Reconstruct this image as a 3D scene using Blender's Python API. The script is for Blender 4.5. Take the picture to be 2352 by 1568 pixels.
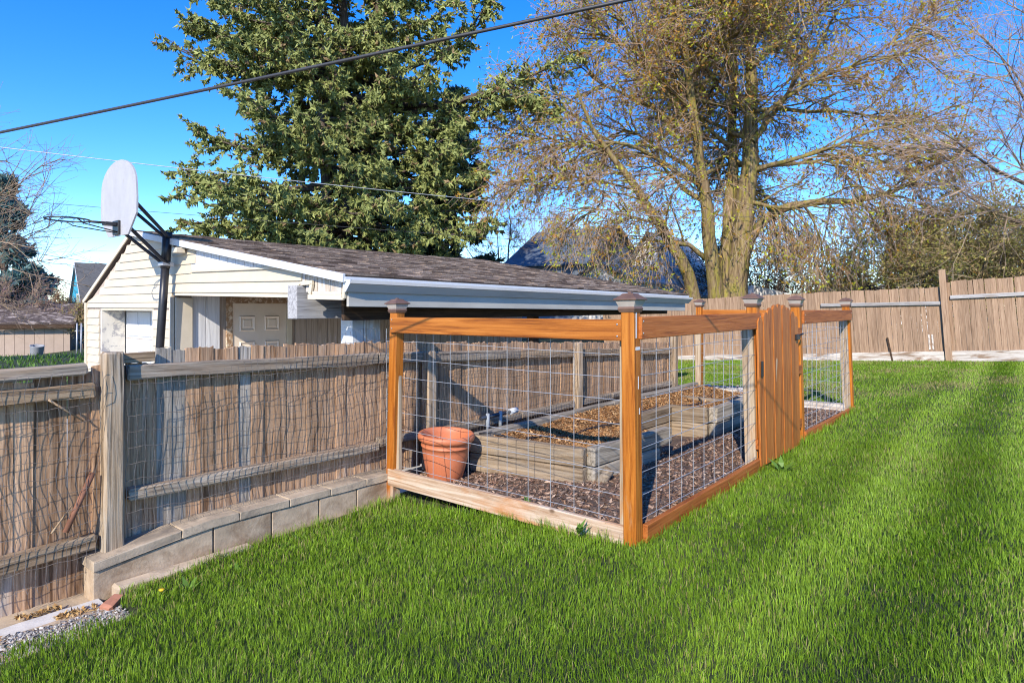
import bpy, bmesh, math, random
import numpy as np
from mathutils import Vector, Matrix, Euler

for _o in list(bpy.data.objects):
    bpy.data.objects.remove(_o)
R = math.radians
rnd = random.Random(7)
rng = np.random.default_rng(7)
S = bpy.context.scene
COL = S.collection

# ------------------------------------------------------------------ camera, sky, sun, exposure
CAM = (-3.575, -1.941, 1.5)
F, CX, HY = 1444.0, 1176.0, 703.0          # focal length, principal column and horizon row in a 2352 px wide picture
FC, FS = .77237, .63531                    # view direction on the ground plan
cam = bpy.data.cameras.new('camera')
cam.sensor_width = 36.0
cam.lens = 36.0 * F / 2352.0
cam.shift_y = -(784.0 - HY) / 2352.0
cam.clip_start, cam.clip_end = .05, 2000
camo = bpy.data.objects.new('camera', cam)
camo.location = CAM
camo.rotation_euler = (R(90), 0, math.atan2(FS, FC) - R(90))
COL.objects.link(camo)
S.camera = camo

SUN_DIR = Vector((.925, .40, -.60)).normalized()       # the way the light travels
sun_el = math.asin(-SUN_DIR.z)
world = bpy.data.worlds.new('World')
S.world = world
world.use_nodes = True
wn = world.node_tree
wn.nodes.clear()
sky = wn.nodes.new('ShaderNodeTexSky')
sky.sky_type = 'NISHITA'
sky.sun_disc = False
sky.sun_elevation = sun_el
sky.sun_rotation = math.atan2(-SUN_DIR.x, -SUN_DIR.y)
sky.air_density = 1.0
sky.dust_density = .1
sky.altitude = 1500
sky.ozone_density = 4.0
hs = wn.nodes.new('ShaderNodeHueSaturation')
hs.inputs['Saturation'].default_value = 1.32
hs.inputs['Hue'].default_value = .512
wb = wn.nodes.new('ShaderNodeBackground')
wb.inputs['Strength'].default_value = .15
wo = wn.nodes.new('ShaderNodeOutputWorld')
wn.links.new(sky.outputs[0], hs.inputs['Color'])
wn.links.new(hs.outputs[0], wb.inputs[0])
wn.links.new(wb.outputs[0], wo.inputs[0])

sl = bpy.data.lights.new('sun', 'SUN')
sl.energy = 3.0
sl.angle = R(.5)
sl.color = (1.0, .91, .77)
so = bpy.data.objects.new('sun', sl)
so.rotation_euler = SUN_DIR.to_track_quat('-Z', 'Y').to_euler()
so.location = (-20, -8, 20)
COL.objects.link(so)
vs = S.view_settings
vs.view_transform = 'Standard'
vs.look = 'None'
vs.exposure = 1.15
vs.gamma = 1
vs.use_curve_mapping = False
S.cycles.max_bounces = 8
S.cycles.transparent_max_bounces = 8
S.cycles.use_denoising = True
S.cycles.filter_width = 1.1

# ------------------------------------------------------------------ pixels to places
def ray(px, py):
    rx = (px - CX) / F
    return (rx * FS + FC, -rx * FC + FS, (HY - py) / F)
def _on(px, py, i, val):
    D = ray(px, py); t = (val - CAM[i]) / D[i]
    return Vector([CAM[k] + t * D[k] for k in range(3)])
def onu(px, py, u): return _on(px, py, 0, u)
def onv(px, py, v): return _on(px, py, 1, v)
def onz(px, py, z): return _on(px, py, 2, z)
def at(px, py, Y):
    D = ray(px, py)
    return Vector([CAM[k] + Y * D[k] for k in range(3)])
def project(P):
    P = np.asarray(P, float)
    du, dv = P[..., 0] - CAM[0], P[..., 1] - CAM[1]
    X = du * FS - dv * FC; Y = du * FC + dv * FS
    return CX + F * X / Y, HY - F * (P[..., 2] - CAM[2]) / Y, Y

# ------------------------------------------------------------------ objects
WM = {}
def place(o, M, parent=None):
    COL.objects.link(o)
    WM[o.name] = M
    if parent is not None:
        o.parent = parent
        o.matrix_parent_inverse = WM[parent.name].inverted()
    o.matrix_basis = M
    return o
def obj(name, me, mat=None, parent=None, M=None):
    if mat is not None and not me.materials:
        me.materials.append(mat)
    return place(bpy.data.objects.new(name, me), M if M is not None else Matrix(), parent)
def tag(o, label=None, cat=None, group=None, kind=None):
    if label: o['label'] = label
    if cat: o['category'] = cat
    if group: o['group'] = group
    if kind: o['kind'] = kind
    return o
def thing(name, label, cat, loc=(0, 0, 0), group=None):
    o = bpy.data.objects.new(name, None)
    o.empty_display_size = .2
    place(o, Matrix.Translation(Vector(loc)))
    return tag(o, label, cat, group)

def bm_mesh(bm, name='mesh', smooth=False):
    me = bpy.data.meshes.new(name)
    bmesh.ops.recalc_face_normals(bm, faces=bm.faces[:])
    bm.to_mesh(me); bm.free()
    if smooth: me.shade_smooth()
    return me
def box_mesh(sx, sy, sz, bev=.004, jit=0.0, segs=1, cuts=0, axis=2):
    """a box about its centre, edges eased, optionally cut along its long axis and worn"""
    bm = bmesh.new()
    bmesh.ops.create_cube(bm, size=1)
    for v in bm.verts: v.co = Vector((v.co.x * sx, v.co.y * sy, v.co.z * sz))
    if cuts:
        es = [e for e in bm.edges if abs((e.verts[0].co - e.verts[1].co)[axis]) > 1e-6]
        bmesh.ops.subdivide_edges(bm, edges=es, cuts=cuts)
    if bev:
        sharp = [e for e in bm.edges if len(e.link_faces) == 2 and e.calc_face_angle(0) > .5]
        bmesh.ops.bevel(bm, geom=sharp, offset=bev, segments=segs, affect='EDGES', profile=.5)
    if jit:
        for v in bm.verts:
            v.co += Vector([rnd.uniform(-jit, jit) for _ in range(3)])
    return bm_mesh(bm)
def frame(p0, p1, up=(0, 0, 1), axis='X'):
    """matrix with origin half way and the long axis along p0-p1"""
    p0, p1 = Vector(p0), Vector(p1)
    x = (p1 - p0).normalized(); up = Vector(up)
    y = up.cross(x).normalized(); z = x.cross(y)
    if axis == 'X': cols = (x, y, z)
    else: cols = (y, z, x)
    M = Matrix.Identity(4)
    for i, c in enumerate(cols):
        for k in range(3): M[k][i] = c[k]
    M.translation = (p0 + p1) / 2
    return M
def bar(name, p0, p1, w, h, mat, parent=None, up=(0, 0, 1), bev=.004, cuts=0, jit=0.0):
    """a timber from p0 to p1: w across (horizontal), h high"""
    L = (Vector(p1) - Vector(p0)).length
    return obj(name, box_mesh(L, w, h, bev, jit, cuts=cuts, axis=0), mat, parent, frame(p0, p1, up))
def post(name, p0, p1, w, d, mat, parent=None, bev=.005, cuts=0, jit=0.0):
    """an upright from p0 to p1, w along u, d along v"""
    p0, p1 = Vector(p0), Vector(p1)
    L = (p1 - p0).length
    z = (p1 - p0).normalized(); x = Vector((1, 0, 0)); y = z.cross(x).normalized(); x = y.cross(z)
    M = Matrix.Identity(4)
    for i, c in enumerate((x, y, z)):
        for k in range(3): M[k][i] = c[k]
    M.translation = (p0 + p1) / 2
    return obj(name, box_mesh(w, d, L, bev, jit, cuts=cuts), mat, parent, M)
def box(name, lo, hi, mat, parent=None, bev=.004):
    lo, hi = Vector(lo), Vector(hi)
    return obj(name, box_mesh(*(hi - lo), bev), mat, parent, Matrix.Translation((lo + hi) / 2))
def prism(name, pts, off, mat, parent=None, origin=None, bev=0.0, jit=0.0):
    """a plate: the outline pts pushed out along off"""
    o = Vector(origin) if origin is not None else Vector(pts[0])
    n = len(pts); off = Vector(off)
    vs_ = [Vector(p) - o for p in pts] + [Vector(p) + off - o for p in pts]
    fs = [list(range(n)), list(range(n, 2 * n))[::-1]] + [[i, (i + 1) % n, n + (i + 1) % n, n + i][::-1] for i in range(n)]
    bm = bmesh.new()
    bv = [bm.verts.new(v) for v in vs_]
    for f in fs: bm.faces.new([bv[i] for i in f])
    if bev:
        bmesh.ops.recalc_face_normals(bm, faces=bm.faces[:])
        bmesh.ops.bevel(bm, geom=[e for e in bm.edges if e.calc_face_angle(0) > .5], offset=bev, segments=2, affect='EDGES', profile=.5)
    if jit:
        for v in bm.verts: v.co += Vector([rnd.uniform(-jit, jit) for _ in range(3)])
    return obj(name, bm_mesh(bm), mat, parent, Matrix.Translation(o))
def lathe_mesh(prof, seg=24, smooth=True):
    bm = bmesh.new(); rings = []
    for r, z in prof:
        rings.append([bm.verts.new((r * math.cos(2 * math.pi * k / seg), r * math.sin(2 * math.pi * k / seg), z)) for k in range(seg)])
    for a, b in zip(rings, rings[1:]):
        for k in range(seg): bm.faces.new((a[k], a[(k + 1) % seg], b[(k + 1) % seg], b[k]))
    bm.faces.new(rings[0][::-1]); bm.faces.new(rings[-1])
    return bm_mesh(bm, smooth=smooth)

def np_mesh(verts, faces, colors=None, smooth=False):
    verts = np.asarray(verts, np.float32).reshape(-1, 3); faces = np.asarray(faces, np.int32)
    k = faces.shape[1]
    me = bpy.data.meshes.new('mesh')
    me.vertices.add(len(verts)); me.vertices.foreach_set('co', verts.ravel())
    me.loops.add(faces.size); me.loops.foreach_set('vertex_index', faces.ravel())
    me.polygons.add(len(faces))
    me.polygons.foreach_set('loop_start', np.arange(0, faces.size, k, dtype=np.int32))
    me.polygons.foreach_set('use_smooth', np.full(len(faces), smooth))
    me.update(calc_edges=True)
    if colors is not None:
        a = me.color_attributes.new('tint', 'FLOAT_COLOR', 'POINT')
        c = np.ones((len(verts), 4), np.float32); c[:, :3] = colors
        a.data.foreach_set('color', c.ravel())
    return me
def norm(a):
    return a / np.maximum(np.linalg.norm(a, axis=-1, keepdims=True), 1e-9)
def tubes(P, rad, sides=4):
    """P (m,n,3) polylines and rad (m,n) radii to tube vertices and quads"""
    P = np.asarray(P, float); m, n, _ = P.shape
    rad = np.broadcast_to(np.asarray(rad, float), (m, n))
    T = np.empty_like(P); T[:, 1:-1] = P[:, 2:] - P[:, :-2]; T[:, 0] = P[:, 1] - P[:, 0]; T[:, -1] = P[:, -1] - P[:, -2]
    T = norm(T)
    ref = np.where(np.abs(T[..., 2:3]) > .9, np.array([1., 0, 0]), np.array([0, 0, 1.]))
    A = norm(np.cross(T, ref)); B = np.cross(T, A)
    ang = np.arange(sides) * 2 * math.pi / sides
    ring = A[:, :, None] * np.cos(ang)[None, None, :, None] + B[:, :, None] * np.sin(ang)[None, None, :, None]
    V = P[:, :, None] + ring * rad[:, :, None, None]
    idx = np.arange(m * n * sides).reshape(m, n, sides)
    a = idx[:, :-1]; b = idx[:, 1:]
    Q = np.stack([a, np.roll(a, -1, 2), np.roll(b, -1, 2), b], -1).reshape(-1, 4)
    return V.reshape(-1, 3), Q
def merge(parts):
    V, Q, o = [], [], 0
    for v, q in parts:
        V.append(v); Q.append(q + o); o += len(v)
    return np.concatenate(V), np.concatenate(Q)
def tube_obj(name, pts, r, mat, parent=None, sides=8, smooth=True):
    pts = np.asarray([tuple(p) for p in pts], float); o = pts[0].copy()
    v, q = tubes((pts - o)[None], r if np.ndim(r) == 0 else np.asarray(r)[None], sides)
    n = len(pts)
    me = np_mesh(v, q, smooth=smooth)
    bm = bmesh.new(); bm.from_mesh(me); bm.verts.ensure_lookup_table()
    bm.faces.new([bm.verts[i] for i in range(sides)][::-1]); bm.faces.new([bm.verts[(n - 1) * sides + i] for i in range(sides)])
    bm.to_mesh(me); bm.free()
    return obj(name, me, mat, parent, Matrix.Translation(Vector(o)))

# ------------------------------------------------------------------ materials
def new_mat(name):
    m = bpy.data.materials.new(name); m.use_nodes = True
    nt = m.node_tree; nt.nodes.clear()
    out = nt.nodes.new('ShaderNodeOutputMaterial')
    b = nt.nodes.new('ShaderNodeBsdfPrincipled')
    nt.links.new(b.outputs[0], out.inputs[0])
    return m, nt, b, out
def N(nt, t, **kw):
    n = nt.nodes.new(t)
    for k, v in kw.items():
        if k in n.inputs: n.inputs[k].default_value = v
        else: setattr(n, k, v)
    return n
def L(nt, a, b): nt.links.new(a, b)
def coords(nt, rand=True):
    tc = N(nt, 'ShaderNodeTexCoord')
    if not rand: return tc.outputs['Object']
    oi = N(nt, 'ShaderNodeObjectInfo')
    mu = N(nt, 'ShaderNodeMath', operation='MULTIPLY'); mu.inputs[1].default_value = 53.0
    L(nt, oi.outputs['Random'], mu.inputs[0])
    ad = N(nt, 'ShaderNodeVectorMath', operation='ADD')
    L(nt, tc.outputs['Object'], ad.inputs[0]); L(nt, mu.outputs[0], ad.inputs[1])
    return ad.outputs[0]
def noise(nt, co, scale, sc=(1, 1, 1), detail=4, rough=.6, dist=0.0):
    mp = N(nt, 'ShaderNodeMapping'); mp.inputs['Scale'].default_value = sc
    L(nt, co, mp.inputs[0])
    n = N(nt, 'ShaderNodeTexNoise'); n.inputs['Scale'].default_value = scale
    n.inputs['Detail'].default_value = detail; n.inputs['Roughness'].default_value = rough; n.inputs['Distortion'].default_value = dist
    L(nt, mp.outputs[0], n.inputs[0])
    return n.outputs[0]
def ramp(nt, fac, stops):
    r = N(nt, 'ShaderNodeValToRGB'); e = r.color_ramp.elements
    while len(e) < len(stops): e.new(.5)
    for k, (p, c) in enumerate(stops):
        e[k].position = p
        e[k].color = (c, c, c, 1) if np.ndim(c) == 0 else (*c, 1)
    L(nt, fac, r.inputs[0])
    return r.outputs[0]
def mixc(nt, fac, a, b, blend='MIX'):
    m = N(nt, 'ShaderNodeMix', data_type='RGBA', blend_type=blend)
    for sock, v in ((m.inputs[0], fac), (m.inputs[6], a), (m.inputs[7], b)):
        if isinstance(v, bpy.types.NodeSocket): L(nt, v, sock)
        elif np.ndim(v) == 0: sock.default_value = v
        else: sock.default_value = (*v, 1)
    return m.outputs[2]
def bump(nt, h, b, strength=.5, dist=.01):
    n = N(nt, 'ShaderNodeBump'); n.inputs['Strength'].default_value = strength; n.inputs['Distance'].default_value = dist
    L(nt, h, n.inputs['Height']); L(nt, n.outputs[0], b.inputs['Normal'])
def tinted(nt, col, lo=.82, hi=1.12):
    oi = N(nt, 'ShaderNodeObjectInfo')
    mr = N(nt, 'ShaderNodeMapRange'); mr.inputs[3].default_value = lo; mr.inputs[4].default_value = hi
    L(nt, oi.outputs['Random'], mr.inputs[0])
    cm = N(nt, 'ShaderNodeCombineColor')
    for i in range(3): L(nt, mr.outputs[0], cm.inputs[i])
    return mixc(nt, 1.0, col, cm.outputs[0], 'MULTIPLY')
def wood(name, dark, mid, light, axis=2, wear=None, wear_col=(.4, .38, .36), crack=.5, rough=.75, bstr=.6, freq=26, spread=(.82, 1.12), foot=None, knots=False, cfreq=46):
    """grained timber; axis is the run of the grain in object space. wear: (lo, hi) of a blotchy mask to wear_col"""
    m, nt, b, out = new_mat(name)
    co = coords(nt)
    sc = [1, 1, 1]; sc[axis] = .045
    g = noise(nt, co, freq, sc, 6, .65, 1.3)
    col = ramp(nt, g, [(.36, dark), (.5, mid), (.66, light)])
    h = g
    if wear:
        sc2 = [1, 1, 1]; sc2[axis] = .22
        w = noise(nt, co, 7, sc2, 5, .65, .3)
        wm = ramp(nt, w, [(wear[0], 0), (wear[1], 1)])
        if foot:      # (height in object space, strength): bare towards the foot
            tc = N(nt, 'ShaderNodeTexCoord'); sp = N(nt, 'ShaderNodeSeparateXYZ'); L(nt, tc.outputs['Object'], sp.inputs[0])
            mr = N(nt, 'ShaderNodeMapRange'); mr.inputs[1].default_value = foot[0] + .25; mr.inputs[2].default_value = foot[0] - .12
            L(nt, sp.outputs[2], mr.inputs[0])
            mm = N(nt, 'ShaderNodeMath', operation='MULTIPLY_ADD'); mm.inputs[1].default_value = foot[1]
            L(nt, mr.outputs[0], mm.inputs[0]); L(nt, w, mm.inputs[2])
            wm = ramp(nt, mm.outputs[0], [(wear[0], 0), (wear[1], 1)])
        wc = mixc(nt, g, [c * .45 for c in wear_col], [c * 1.35 for c in wear_col])
        col = mixc(nt, wm, col, wc)
    if crack:
        sc3 = [1, 1, 1]; sc3[axis] = .03
        c = noise(nt, co, cfreq, sc3, 3, .6, .4)
        cm = ramp(nt, c, [(.32, 1), (.42, 0)])
        mu = N(nt, 'ShaderNodeMath', operation='MULTIPLY'); mu.inputs[1].default_value = crack; L(nt, cm, mu.inputs[0])
        col = mixc(nt, mu.outputs[0], col, [d * .3 for d in dark])
    if knots:
        v = N(nt, 'ShaderNodeTexVoronoi'); v.inputs['Scale'].default_value = 3.2
        mp = N(nt, 'ShaderNodeMapping'); s4 = [1.2, 1.2, 1.2]; s4[axis] = .7; mp.inputs['Scale'].default_value = s4
        L(nt, co, mp.inputs[0]); L(nt, mp.outputs[0], v.inputs[0])
        km = ramp(nt, v.outputs['Distance'], [(.03, 1), (.075, 0)])
        col = mixc(nt, km, col, [d * .5 for d in dark])
    col = tinted(nt, col, *spread)
    L(nt, col, b.inputs['Base Color'])
    b.inputs['Roughness'].default_value = rough
    b.inputs['Specular IOR Level'].default_value = .25
    bump(nt, h, b, bstr, .006)
    return m
def plain(name, col, rough=.6, var=.12, scale=9, metal=0.0, spec=.4, bstr=.15, stains=None, stretch=(1, 1, 1), spread=(.95, 1.05), fine=60):
    m, nt, b, out = new_mat(name)
    co = coords(nt)
    n = noise(nt, co, scale, stretch, 5, .6)
    c = ramp(nt, n, [(.3, [x * (1 - var) for x in col]), (.7, [min(1, x * (1 + var)) for x in col])])
    if stains:
        s = noise(nt, co, stains[0], stretch, 6, .7, .5)
        c = mixc(nt, ramp(nt, s, [(stains[1], 0), (stains[2], 1)]), c, stains[3])
    c = tinted(nt, c, *spread)
    L(nt, c, b.inputs['Base Color'])
    b.inputs['Roughness'].default_value = rough
    b.inputs['Metallic'].default_value = metal
    b.inputs['Specular IOR Level'].default_value = spec
    if bstr: bump(nt, noise(nt, co, fine, stretch, 4, .7), b, bstr, .004)
    return m
def vcol(name, rough=.7, trans=0.0, spec=.25, grain=0.0):
    """per-piece colour stored on the mesh; trans adds light coming through"""
    m, nt, b, out = new_mat(name)
    a = N(nt, 'ShaderNodeAttribute', attribute_name='tint')
    c = a.outputs['Color']
    if grain:
        g = noise(nt, coords(nt, False), 45, (1, 1, 1), 4, .7)
        c = mixc(nt, grain, c, ramp(nt, g, [(.3, .35), (.7, 1.4)]), 'MULTIPLY')
    L(nt, c, b.inputs['Base Color'])
    b.inputs['Roughness'].default_value = rough
    b.inputs['Specular IOR Level'].default_value = spec
    if trans:
        t = N(nt, 'ShaderNodeBsdfTranslucent'); L(nt, c, t.inputs[0])
        mx = N(nt, 'ShaderNodeMixShader'); mx.inputs[0].default_value = trans
        L(nt, b.outputs[0], mx.inputs[1]); L(nt, t.outputs[0], mx.inputs[2]); L(nt, mx.outputs[0], out.inputs[0])
    return m
MT = {}
MT['stain_z'] = wood('stained_post', (.24, .066, .008), (.42, .135, .016), (.53, .195, .03), 2, (.66, .80), (.45, .25, .12), .25, .5, .5, 30, (.94, 1.06))
MT['stain_foot'] = wood('stained_post_bleached_foot', (.24, .066, .008), (.42, .135, .016), (.53, .195, .03), 2, (.66, .80), (.56, .44, .32), .25, .5, .5, 30, (.94, 1.06), foot=(-.62, .36))
MT['stain_x'] = wood('stained_rail', (.20, .055, .008), (.40, .128, .018), (.52, .19, .034), 0, (.68, .85), (.48, .28, .15), .35, .5, .5, 24, (.92, 1.08), knots=True)
MT['stain_side'] = wood('stained_side_rail', (.21, .055, .012), (.38, .115, .023), (.46, .155, .036), 0, (.72, .9), (.45, .28, .16), .3, .55, .5, 26, (.92, 1.08), knots=True)
MT['stain_gate'] = wood('stained_gate_board', (.25, .07, .013), (.41, .13, .026), (.50, .19, .045), 2, (.72, .9), (.5, .3, .16), .2, .5, .4, 28, (.85, 1.1))
MT['pale_x'] = wood('worn_rail', (.34, .21, .125), (.50, .37, .26), (.60, .49, .39), 0, (.50, .68), (.50, .22, .08), .4, .8, .6, 24, (.96, 1.04), knots=True)
MT['pale_z'] = wood('pale_nailer', (.26, .17, .10), (.42, .32, .21), (.52, .42, .30), 2, (.6, .75), (.55, .25, .08), .3, .8, .5, 30)
MT['board'] = wood('old_fence_board', (.19, .105, .055), (.45, .28, .165), (.60, .40, .25), 2, (.63, .80), (.54, .45, .36), .6, .9, 1.0, 34, (.72, 1.2), foot=(.02, .20))
MT['board_grey'] = wood('grey_fence_board', (.15, .13, .105), (.33, .29, .24), (.45, .41, .35), 2, None, crack=.7, rough=.9, bstr=.9, freq=34)
MT['rail_old'] = wood('weathered_rail', (.13, .10, .075), (.33, .27, .205), (.47, .40, .32), 0, (.5, .66), (.36, .25, .16), .7, .9, .9, 30)
MT['rail_tan'] = wood('tan_weathered_rail', (.15, .095, .055), (.33, .23, .14), (.45, .34, .23), 0, (.6, .8), (.4, .36, .3), .7, .9, .9, 30)
MT['post_old'] = wood('weathered_post', (.15, .105, .065), (.37, .27, .175), (.50, .40, .29), 2, (.5, .7), (.44, .40, .33), .9, .9, 1.0, 26)
MT['timber'] = wood('bed_timber', (.13, .09, .055), (.28, .205, .13), (.38, .295, .20), 0, (.5, .7), (.27, .23, .18), .5, .85, .7, 24, knots=True)
MT['timber_grey'] = wood('grey_bed_timber', (.15, .125, .095), (.29, .25, .195), (.39, .34, .275), 0, None, crack=.5, rough=.85, bstr=.7, freq=24, knots=True)
MT['bf_board'] = wood('tan_fence_board', (.23, .145, .088), (.33, .215, .135), (.40, .275, .18), 2, (.72, .85), (.42, .34, .26), .35, .85, .4, 30, (.86, 1.1))
MT['bf_rail'] = wood('grey_fence_rail', (.26, .245, .23), (.40, .385, .37), (.50, .48, .46), 0, (.5, .7), (.35, .3, .26), .4, .85, .5)
MT['skirt'] = wood('bleached_skirt_board', (.34, .28, .22), (.56, .50, .43), (.66, .61, .55), 0, (.5, .62), (.30, .20, .13), .5, .9, .6)
MT['concrete'] = plain('concrete_block', (.46, .355, .245), .95, .22, 6, bstr=.9, fine=34, stains=(3.5, .47, .68, (.25, .165, .10)), spread=(.85, 1.1))
MT['conc_cap'] = plain('concrete_cap', (.46, .365, .26), .95, .25, 5, bstr=.9, fine=34, stains=(4, .48, .66, (.22, .18, .14)), spread=(.88, 1.08))
MT['conc_white'] = plain('broken_concrete', (.60, .57, .53), .95, .15, 8, bstr=.6, stains=(4, .5, .7, (.42, .38, .33)))
MT['siding'] = plain('cream_siding', (.58, .50, .375), .6, .05, 3, bstr=.08, stains=(1.3, .55, .9, (.50, .43, .32)), spread=(.97, 1.03))
MT['cream_trim'] = plain('cream_trim', (.62, .54, .41), .5, .05)
MT['white'] = plain('white_trim', (.62, .63, .64), .45, .04, spec=.5, bstr=.05)
MT['gdoor'] = plain('white_garage_door', (.58, .60, .62), .55, .06, 4, stretch=(1, 6, 1), stains=(3, .6, .8, (.50, .51, .52)))
MT['t111'] = wood('grey_panel_siding', (.52, .515, .525), (.66, .655, .66), (.74, .735, .735), 2, (.68, .85), (.48, .44, .40), .2, .85, .5, 20, (.96, 1.04))
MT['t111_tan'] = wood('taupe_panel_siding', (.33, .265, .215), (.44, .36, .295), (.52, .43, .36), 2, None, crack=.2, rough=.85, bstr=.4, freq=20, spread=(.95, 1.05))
MT['ply'] = wood('bare_plywood', (.35, .27, .20), (.55, .48, .40), (.68, .64, .58), 2, (.45, .62), (.72, .72, .72), .4, .9, .5, 22)
MT['door'] = plain('beige_door', (.82, .69, .555), .45, .03, bstr=.04)
MT['door_trim'] = plain('brown_casing', (.33, .20, .11), .7, .3, 20, stains=(14, .5, .6, (.68, .56, .42)))
MT['beam'] = wood('grey_beam', (.26, .25, .25), (.42, .41, .41), (.56, .55, .55), 0, (.6, .8), (.66, .66, .66), .5, .9, .7)
MT['beam_dark'] = wood('dark_timber_and_eave_shade', (.035, .020, .012), (.06, .036, .022), (.09, .055, .034), 0, None, crack=.4, rough=.9)
MT['deck'] = plain('roof_deck', (.09, .07, .06), .9, .2)
MT['shingle'] = vcol('shingle', .95, 0, .15, .6)
MT['steel'] = plain('galvanised_wire', (.40, .41, .43), .45, .15, 30, metal=.35, bstr=0)
MT['rustwire'] = plain('dull_wire', (.20, .17, .145), .6, .35, 20, metal=.2, bstr=0)
MT['black'] = plain('black_paint', (.018, .018, .021), .4, .3, 10, spec=.5, bstr=.1)
MT['backboard'] = plain('grey_white_backboard', (.40, .40, .415), .85, .08, 6, bstr=.4, stains=(9, .62, .72, (.36, .33, .31)), stretch=(1, 1, .6))
MT['terracotta'] = plain('terracotta_plastic', (.52, .165, .075), .5, .08, 5, bstr=.06, stains=(3, .6, .85, (.56, .22, .12)))
MT['cap_roof'] = plain('copper_brown_cap', (.165, .095, .065), .45, .2, 12, metal=.15, bstr=.1)
MT['cap_lens'] = plain('frosted_cap', (.42, .37, .32), .25, .12, 10, spec=.6, bstr=.05)
MT['rust'] = plain('rusty_pipe', (.22, .10, .06), .85, .35, 18, bstr=.5)
MT['bark'] = wood('mossy_bark', (.085, .055, .03), (.20, .14, .075), (.30, .225, .12), 2, (.46, .62), (.27, .225, .05), .5, .95, 1.0, 9)
MT['bark_dark'] = wood('grey_brown_bark', (.05, .036, .028), (.10, .075, .06), (.16, .125, .10), 2, None, crack=.4, rough=.95)
MT['twig'] = plain('brown_twig', (.36, .235, .13), .8, .3, 2, bstr=0)
MT['straw_twig'] = plain('straw_twig', (.38, .28, .16), .8, .3, 2, bstr=0)
MT['fascia'] = plain('weathered_fascia', (.42, .40, .355), .8, .15, 6, stretch=(.2, 1, 1))
MT['gutter'] = plain('aged_white_gutter', (.56, .54, .50), .5, .06, 5, stretch=(.3, 1, 1), stains=(2.5, .55, .75, (.44, .42, .38)))
MT['twig_pale'] = plain('grey_twig', (.36, .26, .18), .8, .25, 2, bstr=0)
MT['leafbud'] = vcol('opening_leaves', .6, .4)
MT['needles'] = vcol('conifer_needles', .65, .12, .3)
MT['shrubleaf'] = vcol('shrub_leaves', .7, .3)
MT['grass'] = vcol('grass_blade', .5, .28, .35)
MT['chips'] = vcol('bark_chips', .85, 0, .2)
MT['pebbles'] = vcol('pebbles', .8, 0, .3)
MT['soil'] = plain('mulch_soil', (.10, .066, .046), .95, .4, 14, bstr=.9, stains=(20, .5, .62, (.19, .13, .09)))
MT['bedsoil'] = plain('bark_bed', (.22, .115, .05), .95, .4, 16, bstr=.9, stains=(24, .5, .62, (.36, .20, .09)))
MT['wire_blk'] = plain('black_cable', (.05, .05, .055), .5, .1, bstr=0)
MT['glass'] = plain('dark_glass', (.03, .035, .045), .08, .1, spec=.7, bstr=0)

# ------------------------------------------------------------------ the ground
def sst(a, b, x):
    t = np.clip((x - a) / (b - a), 0, 1); return t * t * (3 - 2 * t)
def vnoise(x, y, f, seed=0):
    r = np.random.default_rng(seed); o = 0
    for k in range(7):
        a = r.uniform(0, 6.28); p = r.uniform(0, 6.28); ff = f * r.uniform(.5, 2.0)
        o = o + np.sin((x * math.cos(a) + y * math.sin(a)) * ff + p) * np.cos((x * math.sin(a + .7) - y * math.cos(a + .7)) * ff * .8 + p * 2)
    return o / 3.0
def lawn_h(u, v):
    u = np.clip(np.asarray(u, float), -9, 17); v = np.clip(np.asarray(v, float), -9, 9)
    return .006 * u - (.048 + .037 * (1 - sst(0, 3, u)) * (v > 0)) * v + .008 * vnoise(u, v, 1.1, 3)
def ground_h(u, v):
    u = np.asarray(u, float); v = np.asarray(v, float)
    lw = lawn_h(u, v)
    alley = -.55 + .33 * sst(13, 20, v) * (1 - sst(2, 12, u)) - 1.2 * sst(24, 40, v) * (1 - sst(2, 12, u))
    w = np.where(v > 2.5, 1 - sst(6.4, 7.6, u), 0.0)
    w = np.maximum(w, sst(9, 14, v))
    z = lw * (1 - w) + alley * w
    strip = sst(-2.20, -2.30, u) * sst(1.75, 1.95, v) * (v < 2.9)
    z = z - .13 * strip * (1 - w)
    return np.where(u > 15.8, z * (1 - sst(15.8, 22, u)) - .2 * sst(15.8, 22, u), z)
gu = np.concatenate([[-400, -120, -50, -25, -12, -8], np.arange(-6, 16.6, .25), [18, 20, 24, 30, 40, 60, 120, 400]])
gv = np.concatenate([[-400, -120, -50, -25, -12], np.arange(-8, 2.3, .25), [2.4, 2.5, 2.501, 2.65, 3], np.arange(4, 30, 1.0), [34, 40, 60, 120, 400]])
UU, VV = np.meshgrid(gu, gv, indexing='ij')
ZZ = ground_h(UU, VV)
gi = np.arange(UU.size).reshape(UU.shape)
gq = np.stack([gi[:-1, :-1], gi[1:, :-1], gi[1:, 1:], gi[:-1, 1:]], -1).reshape(-1, 4)
m, nt, b, out = new_mat('turf_soil')
co = coords(nt, False)
n1 = noise(nt, co, .9, detail=6); n2 = noise(nt, co, 40, detail=4)
c1 = ramp(nt, n2, [(.3, (.018, .026, .008)), (.6, (.035, .055, .012)), (.8, (.07, .075, .025))])
c2 = ramp(nt, n2, [(.3, (.06, .045, .025)), (.7, (.14, .12, .06))])
L(nt, mixc(nt, ramp(nt, n1, [(.5, 0), (.75, .7)]), c1, c2), b.inputs['Base Color'])
b.inputs['Roughness'].default_value = .95
bump(nt, n2, b, .8, .02)
tag(obj('ground', np_mesh(np.stack([UU, VV, ZZ], -1), gq, smooth=True), m), kind='structure')

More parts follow.
